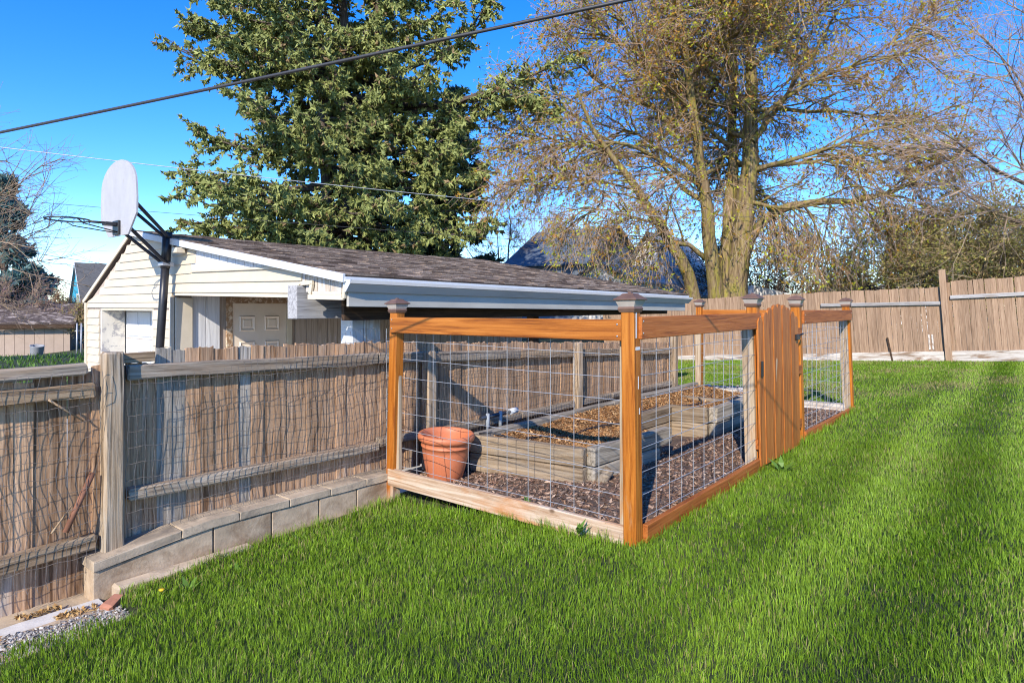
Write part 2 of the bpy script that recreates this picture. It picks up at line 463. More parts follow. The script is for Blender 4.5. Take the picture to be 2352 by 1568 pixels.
# unseen pale concrete drive before the garage, added to bounce sunlight into the porch
bm = bmesh.new()
for (u0, u1, v0, v1) in ((-14, .1, 2.9, 12.0), (.1, 6.3, 2.9, 7.29)):
    q = [bm.verts.new(p) for p in ((u0, v0, -.535), (u1, v0, -.535), (u1, v1, -.535), (u0, v1, -.535))]
    bm.faces.new(q)
tag(obj('bounce_driveway', bm_mesh(bm), plain('pale_concrete', (.48, .45, .40), .9, .12, 3)), kind='structure')

# ------------------------------------------------------------------ the grass of the lawn
def lawn_mask(u, v):
    e = .05 * np.sin(u * 9) + .03 * np.sin(u * 23 + 1)
    a = (v < 2.30 + .02 * np.sin(u * 13)) & (u < 15.40)
    a |= (u > 6.3) & (v < 9) & (u < 15.40) & ~((v > 3.0) & (u < 8.4))
    garden = (u > -.02) & (u < 6.25) & (v > -.02) & (v < 2.7)
    gravel = (u < -2.20 + .05 * np.sin(v * 21)) & (v > 1.84 + e + .05 * (u + 2.8))
    rocks = (u > 7.35) & (u < 8.6) & (v > 1.95) & (v < 3.3)
    edge = (u < -1.75) & (v > 2.24)
    return a & ~garden & ~gravel & ~rocks & ~edge
def grass_points(density, y0, y1):
    """points on the lawn between two distances from the camera"""
    pts = []
    area = (26.0, 17.0)
    n = int(density * area[0] * area[1])
    u = rng.uniform(-8, 18, n); v = rng.uniform(-8, 9, n)
    px, py, Y = project(np.stack([u, v, lawn_h(u, v)], -1))
    d = np.hypot(u - CAM[0], v - CAM[1])
    dj = d * np.exp(rng.normal(0, .09, n))
    k = (Y > .9) & (dj > y0) & (dj <= y1) & (px > -420) & (px < 2800) & (py < 2050) & lawn_mask(u, v)
    return u[k], v[k], d[k]
def blades(u, v, d, hmul=1.0, wmul=1.0, lean=1.0, simple=False):
    n = len(u)
    z = lawn_h(u, v)
    clump = vnoise(u, v, 3.2, 11); tiny = vnoise(u, v, 17, 12); big = vnoise(u, v, .75, 13)
    stripe = np.sin(v * 2 * math.pi / .95 + .35 * np.sin(u * .8) + 2.2) * sst(-.2, -1.0, v)
    h = (.032 + .030 * rng.random(n) ** 1.4 + .009 * clump + .009 * tiny) * hmul
    h = np.clip(h, .012, .14)
    w = np.maximum(.0013, .00044 * d) * rng.uniform(.7, 1.35, n) * wmul
    a = rng.uniform(0, 6.283, n)
    wx, wy = np.cos(a), np.sin(a)
    la = rng.uniform(0, 6.283, n); lm = rng.gamma(2.0, .21, n) * lean
    lx = np.cos(la) * lm + .42 * stripe + .16 * np.cos(clump * 4 + big * 2); ly = np.sin(la) * lm + .16 * np.sin(clump * 4 + big * 2)
    b0 = np.stack([u - wx * w, v - wy * w, z - .006], -1); b1 = np.stack([u + wx * w, v + wy * w, z - .006], -1)
    mx, my = u + lx * h * .28, v + ly * h * .28
    mz = z + h * .62
    m0 = np.stack([mx - wx * w * .8, my - wy * w * .8, mz], -1); m1 = np.stack([mx + wx * w * .8, my + wy * w * .8, mz], -1)
    t = np.stack([u + lx * h * .85, v + ly * h * .85, z + h * (1 - .22 * np.clip(np.hypot(lx, ly), 0, 2))], -1)
    V = np.stack([b0, b1, m0, m1, t], 1)
    i = np.arange(n)[:, None] * 5
    T = np.concatenate([i + [0, 1, 3], i + [0, 3, 2], i + [2, 3, 4]], 1).reshape(-1, 3)
    g1 = np.array([.105, .205, .010]); g2 = np.array([.235, .375, .027]); dry = np.array([.40, .35, .14])
    k = np.clip(.5 + .18 * clump + .42 * stripe + .25 * rng.normal(size=n), 0, 1)[:, None]  # stripe also paints bands of light and shade into the blade colour
    c = g1 * (1 - k) + g2 * k
    dryk = np.clip(.05 + .24 * np.clip(big - .25, 0, 1) + .10 * np.clip(clump - .6, 0, 1), 0, 1)
    edge = np.exp(-((v - 2.2) / .25) ** 2) * (u < 0) * .15 + .55 * sst(5.5, 9, u) * np.clip(vnoise(u * .6, v, 2.2, 21) + .25, 0, 1)
    isd = (rng.random(n) < dryk + edge)[:, None]
    c = np.where(isd, dry * rng.uniform(.6, 1.1, (n, 1)), c * rng.uniform(.55, 1.45, (n, 1)))
    C = np.repeat(c[:, None, :], 5, 1)
    if simple:
        return V[:, [0, 1, 4]].reshape(-1, 3), np.arange(n * 3).reshape(-1, 3), C[:, [0, 1, 4]].reshape(-1, 3)
    return V.reshape(-1, 3), T, C.reshape(-1, 3)
gp = []
for dens, y0, y1 in ((10500, 0, 3.4), (7800, 3.4, 5.0), (7500, 5.0, 7.5), (2600, 7.5, 11), (1400, 11, 22)):
    u, v, d = grass_points(dens, y0, y1)
    gp.append(blades(u, v, d, simple=y0 >= 5.0))
# longer uncut grass against rails, posts and the wall
n = 5200
uu = np.concatenate([rng.normal(-.06, .035, n // 3), rng.uniform(-.1, 6.3, n // 3), rng.uniform(-1.9, 0, n // 3)])
vv = np.concatenate([rng.uniform(0, 2.3, n // 3), rng.normal(-.10, .03, n // 3), rng.normal(2.24, .05, n // 3)])
k = lawn_mask(uu, vv) & (rng.random(len(uu)) < .25 + .75 * (vnoise(uu, vv, 5, 31) > .1))
uu, vv = uu[k], vv[k]
gp.append(blades(uu, vv, np.hypot(uu - CAM[0], vv - CAM[1]), 1.9, .8, .8))
V, T, C, o = [], [], [], 0
for a, t_, c_ in gp:
    V.append(a); T.append(t_ + o); C.append(c_); o += len(a)
print('grass tris', sum(len(t) for t in T))
tag(obj('lawn_grass', np_mesh(np.concatenate(V), np.concatenate(T), np.concatenate(C)), MT['grass']),
    'short green mown lawn grass', 'grass', kind='stuff')

# ------------------------------------------------------------------ pebbles, mulch and bark chips
def chips(u, v, z, lmin, lmax, cols, flat=.5, pebble=False):
    """one wedge-shaped chip (or angular pebble) at each point"""
    n = len(u)
    Lg = rng.uniform(lmin, lmax, n)[:, None]
    a = rng.uniform(0, 6.283, n); e = rng.normal(0, flat, n)
    x = np.stack([np.cos(a) * np.cos(e), np.sin(a) * np.cos(e), np.sin(e)], -1)
    r = rng.normal(size=(n, 3)) * .6 + [0, 0, 1]; y = norm(np.cross(r, x)); zz = np.cross(x, y)
    P = np.stack([u, v, z], -1)
    wd = Lg * (rng.uniform(.6, .9, (n, 1)) if pebble else rng.uniform(.18, .42, (n, 1))); th = wd * (.7 if pebble else .35)
    q = [x * Lg + y * wd * .3, x * Lg * .3 + y * wd, -x * Lg * .7 + y * wd * .5, -x * Lg - y * wd * .4, x * Lg * .2 - y * wd]
    Vv = np.stack([P + k_ for k_ in q] + [P + zz * th + x * Lg * .1], 1)
    i = np.arange(n)[:, None] * 6
    T_ = np.concatenate([i + [j, (j + 1) % 5, 5] for j in range(5)], 1).reshape(-1, 3)
    cols = np.array(cols)
    c = cols[rng.integers(0, len(cols), n)] * rng.uniform(.6, 1.25, (n, 1))
    return Vv.reshape(-1, 3), T_, np.repeat(c, 6, 0)
MULCH = [(.17, .095, .06), (.24, .145, .095), (.31, .20, .135), (.42, .30, .215), (.19, .105, .07)]
BARK = [(.30, .15, .055), (.40, .22, .09), (.24, .11, .04), (.46, .29, .14), (.16, .08, .035)]
PEB = [(.30, .28, .26), (.45, .43, .40), (.22, .22, .23), (.38, .33, .28), (.55, .53, .50), (.30, .24, .20)]

# garden path of mulch
def mulch_h(u, v): return .045 - .04 * v + .015 * vnoise(u, v, 4, 5)
a_, b_ = np.meshgrid(np.linspace(.02, 6.2, 42), np.linspace(-.03, 2.62, 20), indexing='ij')
gi = np.arange(a_.size).reshape(a_.shape)
gq = np.stack([gi[:-1, :-1], gi[1:, :-1], gi[1:, 1:], gi[:-1, 1:]], -1).reshape(-1, 4)
tag(obj('garden_path', np_mesh(np.stack([a_, b_, mulch_h(a_, b_)], -1), gq, smooth=True), MT['soil']), kind='structure')
u = rng.uniform(.03, 6.1, 22000); v = rng.uniform(.0, 2.5, 22000)
k = (v < 1.0) | (u < .9)
u, v = u[k], v[k]
tag(obj('mulch', np_mesh(*chips(u, v, mulch_h(u, v) + .004, .010, .034, MULCH, .35)), MT['chips']), 'brown wood mulch over the garden path', 'mulch', kind='stuff')

# concrete footing, broken slab and exposed-aggregate strip at the foot of the plank gate
n = 26
us = np.linspace(-4.6, -2.24, n)
def strip_slab(name, v0, v1, z0, mat, wob=.02, zfn=None):
    bm = bmesh.new(); top = []
    rr = random.Random(name)
    for u_ in us:
        lo = v0 + rr.uniform(-wob, wob); hi = v1
        dz = rr.uniform(-.004, .004)
        top.append([bm.verts.new((u_, lo, z0 - .1)), bm.verts.new((u_, lo, z0 + dz)), bm.verts.new((u_, hi, z0 + dz * .5)), bm.verts.new((u_, hi, z0 - .1))])
    for p, q in zip(top, top[1:]):
        for j in range(3): bm.faces.new((p[j], q[j], q[j + 1], p[j + 1]))
    bm.faces.new(top[0]); bm.faces.new(top[-1][::-1])
    return obj(name, bm_mesh(bm), mat)
tag(strip_slab('concrete_footing', 2.36, 2.75, -.272, MT['conc_cap']), kind='structure')
tag(strip_slab('broken_slab', 2.17, 2.37, -.250, MT['conc_white'], .035), kind='structure')
tag(strip_slab('aggregate_path', 1.60, 2.22, -.238, MT['concrete'], .0), kind='structure')
u = rng.uniform(-4.2, -2.2, 9000); v = rng.uniform(1.62, 2.22, 9000)
k = v < 2.19 + .03 * np.sin(u * 11)
u, v = u[k], v[k]
tag(obj('pebbles', np_mesh(*chips(u, v, np.full(len(u), -.236), .006, .014, PEB, .4, True)), MT['pebbles']), 'grey pebbles set in the aggregate path', 'pebbles', kind='stuff')
# dry leaves caught on the concrete
def leaf_litter(n_, boxes, z):
    per = n_ // len(boxes); U, W = [], []
    for (u0, u1, v0, v1) in boxes:
        U.append(rng.uniform(u0, u1, per)); W.append(rng.uniform(v0, v1, per))
    U, W = np.concatenate(U), np.concatenate(W)
    return chips(U, W, np.full(len(U), z), .012, .03, [(.42, .26, .10), (.5, .33, .15), (.3, .17, .07)], .5)
tag(obj('dry_leaves', np_mesh(*leaf_litter(330, [(-2.45, -2.28, 2.17, 2.30), (-2.62, -2.42, 2.38, 2.44), (-2.48, -2.38, 2.22, 2.28), (-2.82, -2.74, 2.16, 2.24)], -.240)), MT['chips']), 'dry tan leaves caught on the concrete', 'leaves', kind='stuff')

# ------------------------------------------------------------------ block wall under the old fence
wall = thing('block_wall', 'low grey concrete block wall with sloping cap under the weathered fence', 'wall', (-1.1, 2.45, -.25))
WF = 2.36
def cap_z(u): return .045 - .075 * (max(0, -1.55 - u) / .72) ** 1.2 if u < -1.55 else .045
caps = [-2.27, -1.76, -1.37, -.98, -.62, -.27, .03]
blocks = [-2.27, -1.55, -1.12, -.72, -.36, -.03, .05]
for a, b_ in zip(blocks, blocks[1:]):
    pts = [(a + .006, WF + .012, -.42), (b_ - .006, WF + .012, -.42), (b_ - .006, WF + .012, cap_z(b_) - .062), (a + .006, WF + .012, cap_z(a) - .062)]
    prism('block', pts, (0, .17, 0), MT['concrete'], wall, None, .004, .002)
for a, b_ in zip(caps, caps[1:]):
    mid = (a + b_) / 2
    pts = [(a + .002, WF, cap_z(a) - .056), (mid, WF, cap_z(mid) - .056), (b_ - .004, WF, cap_z(b_) - .056),
           (b_ - .004, WF, cap_z(b_)), (mid, WF, cap_z(mid) + .002), (a + .004, WF, cap_z(a))]
    o_ = prism('cap_block', pts, (0, .21, 0), MT['conc_cap'], wall, None, .005, .002)
box('mortar_core', (-2.25, WF + .03, -.45), (.04, WF + .17, -.075), MT['concrete'], wall)
box('footing_kerb', (-2.17, 2.27, -.40), (-1.30, WF + .02, -.185), MT['conc_cap'], wall, .015)
# a broken brick on the corner
tag(obj('brick', box_mesh(.12, .08, .06, .012, .006), plain('worn_brick', (.38, .17, .11), .9, .2), None, Matrix.Translation((-2.225, 2.17, -.225)) @ Euler((.1, -.15, .5)).to_matrix().to_4x4()),
    'broken red brick lying at the corner of the block wall', 'brick')

# ------------------------------------------------------------------ the old board fence
def board_mesh(w, h, t, jag=.012, segs=4):
    """a worn board standing on its foot; the top edge is broken"""
    w2 = w / 2
    left = [(-w2 + rnd.uniform(-.002, .002), h * f) for f in (1 / 3, 2 / 3)]
    right = [(w2 + rnd.uniform(-.002, .002), h * f) for f in (1 / 3, 2 / 3)]
    top = [(w2 - w * k / segs, h + rnd.uniform(-jag, jag * .4)) for k in range(segs + 1)]
    out_ = [(-w2, rnd.uniform(-jag, jag) * .5), (w2, rnd.uniform(-jag, jag) * .5)] + right + top + left[::-1]
    n_ = len(out_)
    bm = bmesh.new()
    f = [bm.verts.new((x, 0, z)) for x, z in out_]; g = [bm.verts.new((x, t, z)) for x, z in out_]
    bm.faces.new(f); bm.faces.new(g[::-1])
    for k in range(n_): bm.faces.new((f[k], g[k], g[(k + 1) % n_], f[(k + 1) % n_]))
    return bm_mesh(bm)
def board_at(parent, u, v, z0, h, w, mat, t=.018, tilt=0.0, jag=.012, rot=0.0):
    M = Matrix.Translation((u, v, z0)) @ Matrix.Rotation(rot, 4, 'Y') @ Matrix.Rotation(tilt, 4, 'X')
    return obj('board', board_mesh(w, h, t, jag), mat, parent, M)
BV = 2.575                                      # the face of the boards
fence = thing('board_fence', 'weathered tan board fence with grey rails standing on the block wall', 'fence', (1.8, 2.6, 0))
def ftop(u): return 1.215 + (1.18 - 1.215) * (u + 1.8) / 1.8 if u < 0 else 1.18 - .045 * u
def rtop(u): return ftop(u) - (.095 if u < 0 else .085)
u = -2.16; i = 0
PITCH = .094
while u < 5.98:
    short = u < -1.80
    top = (1.135 if short else ftop(u)) + rnd.uniform(-.012, .010)
    z0 = min(cap_z(u), .045) - .02 if u < .05 else -.02
    grey = (-1.80 < u < -1.62) or rnd.random() < .02
    board_at(fence, u, BV + rnd.uniform(-.007, .007), z0, top - z0, PITCH - rnd.uniform(-.001, .002), MT['board_grey'] if grey else MT['board'], rot=rnd.uniform(-.006, .006))
    u += PITCH; i += 1
def wavy_rail(name, pts, w, h, mat, parent):
    """a rail through several points, slightly bent"""
    for p, q in zip(pts, pts[1:]): bar(name, p, q, w, h, mat, parent, bev=.008, cuts=4, jit=.003)
ru = [-2.03, -.02, 2.0, 4.0, 5.95]
for a, b_ in zip(ru, ru[1:]):
    bar('rail', (a + .003, BV - .035, rtop(a) - .05), (b_ - .003, BV - .035, rtop(b_) - .05), .066, .098, MT['rail_old'] if a < 0 else MT['rail_tan'], fence, bev=.01, cuts=6, jit=.004)
    bar('rail', (a + .003, BV - .042, .29 - .03 * (a > 0)), (b_ - .003, BV - .042, .26), .08, .075, MT['rail_old'], fence, bev=.01, cuts=6, jit=.004)
for (u_, top_, v_) in ((-2.125, 1.215, 2.50), (.56, 1.07, 2.49), (3.13, 1.04, 2.49), (5.93, 1.03, 2.49)):
    post('post', (u_, v_, -.12 if u_ < 0 else -.1), (u_ + .004, v_, top_), .115, .095, MT['post_old'], fence, bev=.012, cuts=6, jit=.004)
bar('splice_block', (-2.06, BV - .03, 1.165), (-1.86, BV - .03, 1.17), .04, .065, MT['rail_tan'], fence)

gate2 = thing('plank_gate', 'weathered brown plank gate with two top rails beside the block wall', 'gate', (-2.8, 2.6, -.28))
u = -2.06; i = 0
while u > -4.4:
    w = rnd.choice([.088, .09, .094])
    board_at(gate2, u - w / 2, BV + .012 + rnd.uniform(-.008, .008), -.285 - .02 * (-2.2 - u), 1.37 + rnd.uniform(-.02, .02), w + .001, MT['board'], rot=rnd.uniform(-.008, .008))
    u -= w; i += 1
bar('rail', (-4.4, BV - .03, 1.075), (-2.25, BV - .03, 1.115), .08, .072, MT['rail_old'], gate2, bev=.012, cuts=10, jit=.005)
bar('rail', (-4.4, BV - .035, .955), (-2.21, BV - .035, .985), .07, .085, MT['rail_tan'], gate2, bev=.008, cuts=8, jit=.004)
bar('rail', (-4.4, BV - .045, -.015), (-2.21, BV - .045, .055), .085, .09, MT['rail_tan'], gate2, bev=.008, cuts=8, jit=.004)
pa, pb = onv(150, 1222, 2.47), onv(213, 1085, 2.50)
tag(tube_obj('rusty_pipe', [pa, pa.lerp(pb, .5), pb], .017, MT['rust'], sides=10), 'short rusty iron pipe leaning on the plank gate', 'pipe')
pa, pb = onv(112, 918, 2.50), onv(192, 967, 2.54)
tag(tube_obj('stick', [pa, pb], [.007, .005], MT['rail_tan'], sides=6), 'thin wooden stick caught behind the wire on the plank gate', 'stick')
pa, pb = onv(118, 1225, 2.46), onv(165, 1160, 2.50)
tag(tube_obj('stick', [pa, pb], [.006, .004], MT['rail_tan'], sides=6), 'pale twig leaning beside the rusty pipe', 'stick')

# wire netting hung on the fence
def netting(name, u0, u1, ztop, zbot, v0, du, dz, label, amp=1.0, r=.0017):
    us_ = np.arange(u0, u1, du); nz = 26
    def warp(u_, z_):
        a = amp * (.6 + .8 * (vnoise(u_, u_ * 0, .9, 55) > 0))
        wu = a * (.010 * np.sin(z_ * 13 + u_ * 3.1) + .007 * np.sin(z_ * 29 + u_ * 7)) + .008 * vnoise(u_, z_, 5, 51)
        wz = a * (.008 * np.sin(u_ * 9 + z_ * 2) + .012 * np.sin(u_ * 2.3)) + .004 * np.sin(u_ * 41)
        wv = a * (.018 * np.sin(u_ * 5.1 + z_ * 3.3) + .012 * np.sin(z_ * 9 + u_ * 1.7)) - .02 * (z_ > .95)
        return wu, wv, wz
    parts = []
    t = np.linspace(0, 1, nz)
    zt = np.array([ztop(x) for x in us_]); zb = np.array([zbot(x) for x in us_])
    Zs = zb[:, None] + (zt - zb)[:, None] * t[None]
    Us = np.repeat(us_[:, None], nz, 1)
    wu, wv, wz = warp(Us, Zs)
    parts.append(tubes(np.stack([Us + wu, v0 + wv, Zs + wz * .3], -1), r, 3))
    uh = np.arange(u0, u1, .028)
    zmax = max(zt)
    hs_ = np.arange(min(zb) + .03, zmax + .01, dz)
    for hz in hs_:
        ok = np.array([zbot(x) - .01 <= hz <= ztop(x) + .012 for x in uh])
        j = 0
        while j < len(uh):
            if ok[j]:
                e = j
                while e < len(uh) and ok[e]: e += 1
                if e - j > 3:
                    uq = uh[j:e]; zq = np.full(e - j, hz)
                    wu, wv, wz = warp(uq, zq)
                    parts.append(tubes(np.stack([uq + wu, v0 + wv, zq + wz], -1)[None], r, 3))
                j = e
            else: j += 1
    V_, Q_ = merge(parts)
    o0 = np.array([u0, v0, 0]);
    return tag(obj(name, np_mesh(V_ - o0, Q_), MT['rustwire'], None, Matrix.Translation(Vector(o0))), label, 'netting')
def ztop(u):
    return float(np.interp(u, [-2.05, -1.5, -1.1, -.6, -.2, .05, .4, 3, 6], [1.03, 1.05, 1.13, 1.27, 1.30, 1.28, 1.12, 1.05, .93]))
netting('wire_netting', -2.05, 5.9, ztop, lambda u: max(.05, cap_z(u) + .01), 2.468, .051, .102, 'sagging rusty wire netting hung over the weathered board fence')
netting('wire_netting', -4.3, -2.2, lambda u: 1.10, lambda u: -.12 - .03 * math.sin(u * 7), 2.462, .051, .102, 'crumpled wire netting stapled over the plank gate', 1.5)

# ------------------------------------------------------------------ the garden enclosure
gf = thing('garden_fence', 'orange stained garden enclosure of posts, rails and square wire panels with arched gate', 'fence', (3, 1.1, 0))
def square_ring(prof):
    bm = bmesh.new(); rings = []
    for r, z in prof:
        rings.append([bm.verts.new((sx * r, sy * r, z)) for sx, sy in ((-1, -1), (1, -1), (1, 1), (-1, 1))])
    for a, b2 in zip(rings, rings[1:]):
        for k in range(4): bm.faces.new((a[k], a[(k + 1) % 4], b2[(k + 1) % 4], b2[k]))
    bm.faces.new(rings[0][::-1]); bm.faces.new(rings[-1])
    bmesh.ops.bevel(bm, geom=[e for e in bm.edges if e.calc_face_angle(0) > .3], offset=.002, segments=1, affect='EDGES')
    return bm_mesh(bm)
cap_collar = square_ring([(.052, -.012), (.056, .0), (.060, .008), (.056, .016), (.054, .022)])
cap_lens = square_ring([(.053, .018), (.055, .024), (.070, .062), (.071, .066)])
cap_roof = square_ring([(.078, .062), (.080, .066), (.079, .071), (.042, .097), (.038, .104), (.012, .108), (.010, .116)])
cap_collar.materials.append(MT['cap_roof']); cap_lens.materials.append(MT['cap_lens']); cap_roof.materials.append(MT['cap_roof'])
def garden_post(bx, by, bz, tx, ty, tz, mt='stain_z'):
    p = post('post', (bx, by, bz), (tx, ty, tz), .092, .092, MT[mt], gf, bev=.006)
    M = Matrix.Translation((tx, ty, tz)) @ Matrix.Rotation(rnd.uniform(-.05, .05), 4, 'Z') @ Matrix.Rotation(rnd.uniform(-.02, .02), 4, 'X')
    for nm, me in (('cap_collar', cap_collar), ('cap_lens', cap_lens), ('cap_roof', cap_roof)): obj(nm, me, None, p, M)
    return p
PL = (0, 2.36)
garden_post(.0, .0, -.25, -.04, .0, 1.475)
garden_post(0, 2.355, -.40, 0, 2.285, 1.455, 'stain_foot')
garden_post(2.36, 0, -.15, 2.23, 0, 1.505)
garden_post(3.76, 0, -.15, 3.60, .0, 1.505)
garden_post(6.30, 0, -.2, 6.00, 0, 1.505)
garden_post(6.19, 2.17, -.2, 6.19, 2.17, 1.50)
# rails: front, side, side beyond the gate, back
bar('rail', (-.055, .048, 1.348), (-.055, 2.30, 1.338), .038, .135, MT['stain_x'], gf, up=(0, 0, 1))
bar('rail', (-.030, .048, .030), (-.030, 2.36, .022), .038, .145, MT['pale_x'], gf)
bar('rail', (-.02, -.050, 1.362), (2.255, -.050, 1.368), .038, .140, MT['stain_side'], gf)
bar('rail', (.052, -.052, .035), (2.36, -.052, .048), .038, .15, MT['stain_side'], gf)
bar('rail', (3.66, -.050, 1.378), (6.03, -.050, 1.378), .038, .140, MT['stain_side'], gf)
bar('rail', (3.74, -.052, .058), (6.27, -.052, .030), .038, .15, MT['stain_side'], gf)
bar('rail', (6.20, .05, 1.375), (6.20, 2.12, 1.375), .038, .135, MT['stain_x'], gf)
bar('rail', (6.20, .05, .06), (6.20, 2.55, .04), .06, .15, MT['skirt'], gf)
# pale nailing strips beside the posts
def nailer(u, v, z0, z1, w, d): post('nailing_strip', (u, v, z0), (u, v, z1), w, d, MT['pale_z'], gf, bev=.003)
nailer(.012, .072, .0, 1.28, .04, .05)
nailer(.012, 2.285, -.02, 1.27, .04, .05)
post('nailing_strip', (2.285, .03, -.02), (2.18, .03, 1.30), .04, .10, MT['pale_z'], gf, bev=.003)
post('nailing_strip', (6.225, .03, -.02), (5.96, .03, 1.30), .04, .10, MT['pale_z'], gf, bev=.003)
nailer(3.72, .03, -.02, 1.3, .04, .10)
nailer(6.14, 2.17, .05, 1.3, .04, .09)
# flakes of old white paint on the corner post
for (u0_, u1_, z0_, z1_) in ((-.052, -.038, 1.30, 1.46), (-.012, .0, 1.33, 1.38), (-.055, .0, 1.225, 1.245), (-.03, -.022, .98, 1.06), (-.02, -.012, .82, .86)):
    sh_ = -.04 * (z0_ - 0) / 1.475
    box('paint_flake', (u0_ + .03 + sh_, -.0475, z0_), (u1_ + .03 + sh_, -.0455, z1_), MT['white'], gf, 0)
# welded wire panels
def wire_panel(a, b2, zlo, zhi, su=.20, sz=.154, r=.0023, ext=(.0, .0)):
    a, b2 = Vector(a), Vector(b2); d = (b2 - a); Ln = d.length; d.normalize()
    parts = []
    zs = np.arange(zhi - .09, zlo - .01, -sz)
    for z in zs:
        p0 = a - d * ext[0]; p1 = b2 + d * ext[1]
        tt = np.linspace(0, 1, 9)
        P = np.array([[*(p0.lerp(p1, t)).xy, z + .006 * math.sin(t * 5 + z * 9)] for t in tt])
        parts.append(tubes(P[None], r, 6))
    n = int((Ln + ext[0] + ext[1]) / su)
    for k in range(n + 1):
        p = a - d * (ext[0] - .015) + d * su * k
        parts.append(tubes(np.array([[[p.x + .004, p.y + .004, zlo - .03], [p.x + .006, p.y + .006, (zlo + zhi) / 2], [p.x + .004, p.y + .004, zhi + .02]]]), r, 6))
    V_, Q_ = merge(parts)
    me = np_mesh(V_ - np.array(a), Q_, smooth=True)
    return obj('wire_panel', me, MT['steel'], gf, Matrix.Translation(a))
wire_panel((.035, .06, 0), (.035, 2.34, 0), .05, 1.28, ext=(0, .14))
wire_panel((.06, -.022, 0), (2.24, -.022, 0), .05, 1.30)
wire_panel((3.76, -.022, 0), (6.02, -.022, 0), .06, 1.30, ext=(0, .12))
wire_panel((6.16, .05, 0), (6.16, 2.15, 0), .1, 1.30)
# screw heads at the rail ends
for (u_, v_, z_) in [(-.0755, v2, z2) for v2 in (.075, 2.27) for z2 in (1.31, 1.385)]:
    obj('screw', lathe_mesh([(.0005, 0), (.006, 0), (.0055, .003), (.001, .0032)], 8), MT['steel'], gf, Matrix.Translation((u_ + .0005, v_, z_)) @ Matrix.Rotation(R(-90), 4, 'Y'))
for (u_, z_) in [(u2, z2) for u2 in (.0, 2.22, 3.70, 6.0) for z2 in (1.33, 1.405)]:
    obj('screw', lathe_mesh([(.0005, 0), (.006, 0), (.0055, .003), (.001, .0032)], 8), MT['steel'], gf, Matrix.Translation((u_, -.0695, z_)) @ Matrix.Rotation(R(90), 4, 'X'))
# the gate: a frame with its boards, hinges and latch
gate_f = bmesh.new()
def add_box(bm, lo, hi):
    r_ = bmesh.ops.create_cube(bm, size=1)
    lo, hi = Vector(lo), Vector(hi)
    for v_ in r_['verts']: v_.co = Vector(((v_.co.x + .5) * (hi.x - lo.x) + lo.x, (v_.co.y + .5) * (hi.y - lo.y) + lo.y, (v_.co.z + .5) * (hi.z - lo.z) + lo.z))
for z in (.20, .78, 1.18): add_box(gate_f, (.02, .0, z), (1.40, .035, z + .09))
GU0, GU1 = onv(1748, 900, -.075).x, onv(1838, 900, -.075).x
G = obj('gate', bm_mesh(gate_f), MT['stain_side'], gf, Matrix.Translation((GU0, -.055, 0)))
nb = 9; gw = (GU1 - GU0) / nb
for k in range(nb):
    t = (k + .5) / nb
    top = 1.375 + .135 * math.sin(math.pi * min(1, max(0, (t - .02) / .96))) ** 1.1
    h0 = .055 - .01 * t
    w = gw - .004
    u0 = GU0 + gw * k
    lean = -.07
    def gx(uu_, z): return uu_ + lean * (z - .05)
    pts = [(gx(u0, h0), -.060, h0), (gx(u0 + w, h0), -.060, h0), (gx(u0 + w, top - .03), -.060, top - .03), (gx(u0 + w * .75, top), -.060, top + .004), (gx(u0 + w * .5, top), -.060, top + .012), (gx(u0 + w * .25, top), -.060, top + .004), (gx(u0, top - .03), -.060, top - .03)]
    prism('board', pts, (0, -.018 - .006 * (k % 2), 0), MT['stain_gate'], G)
def on_gate(px, py): return onv(px, py, -.088)
for y0, y1 in ((833, 862),):
    p = on_gate(1751, (y0 + y1) / 2); box('hinge', (p.x - .02, -.094, p.z - .07), (p.x + .02, -.082, p.z + .07), MT['black'], G, .002)
p = on_gate(1831, 774)
box('latch', (p.x - .05, -.105, p.z - .03), (p.x + .05, -.080, p.z + .03), MT['black'], G, .005)
tube_obj('latch_arm', [(p.x + .02, -.10, p.z + .02), (p.x + .1, -.115, p.z + .03), (p.x + .17, -.10, p.z + .03)], .010, MT['black'], G)
p = on_gate(1784, 845)
pts = [(p.x - .012, -.0855, p.z - .13), (p.x + .012, -.0855, p.z - .02), (p.x + .03, -.0855, p.z + .07), (p.x + .01, -.0855, p.z + .1), (p.x - .012, -.0855, p.z + .05)]
prism('bare_patch', pts, (0, -.002, 0), MT['pale_z'], G)

# ------------------------------------------------------------------ raised beds
bed = thing('raised_bed', 'long stepped raised bed of grey weathered timbers filled with bark chips', 'raised bed', (3, 1.5, 0))
def timber(p0, p1, w, z0, z1, mat='timber'):
    p0, p1 = Vector((*p0, (z0 + z1) / 2)), Vector((*p1, (z0 + z1) / 2))
    return bar('timber', p0, p1, w, z1 - z0, MT[mat], bed, bev=.012, cuts=5, jit=.004)
FLc, FRc = (.76, 2.16), (.94, .97)
for z0, z1 in ((-.04, .127), (.132, .295)):
    timber(FLc, FRc, .09, z0, z1)
for z0, z1, ue in ((-.02, .127, 2.05), (.132, .29, 2.30)):
    timber((.99, .955), (ue, .86), .09, z0, z1, 'timber_grey')
    timber((.84, 2.14), (3.4, 2.16), .09, z0, z1, 'timber_grey')
    timber((3.405, 2.16), (6.05, 2.17), .09, z0, z1, 'timber_grey')
for z0, z1 in ((-.02, .15), (.155, .335)):
    timber((2.25, 1.33), (3.30, 1.33), .09, z0, z1, 'timber')
    timber((3.35, 1.40), (3.42, .90), .09, z0, z1, 'timber')
    timber((3.47, .87), (4.75, .87), .10, z0, z1, 'timber_grey')
    timber((4.80, .92), (4.85, 2.1), .09, z0, z1 - .1, 'timber')
timber((2.22, .91), (2.24, 1.27), .08, -.02, .12, 'timber_grey')
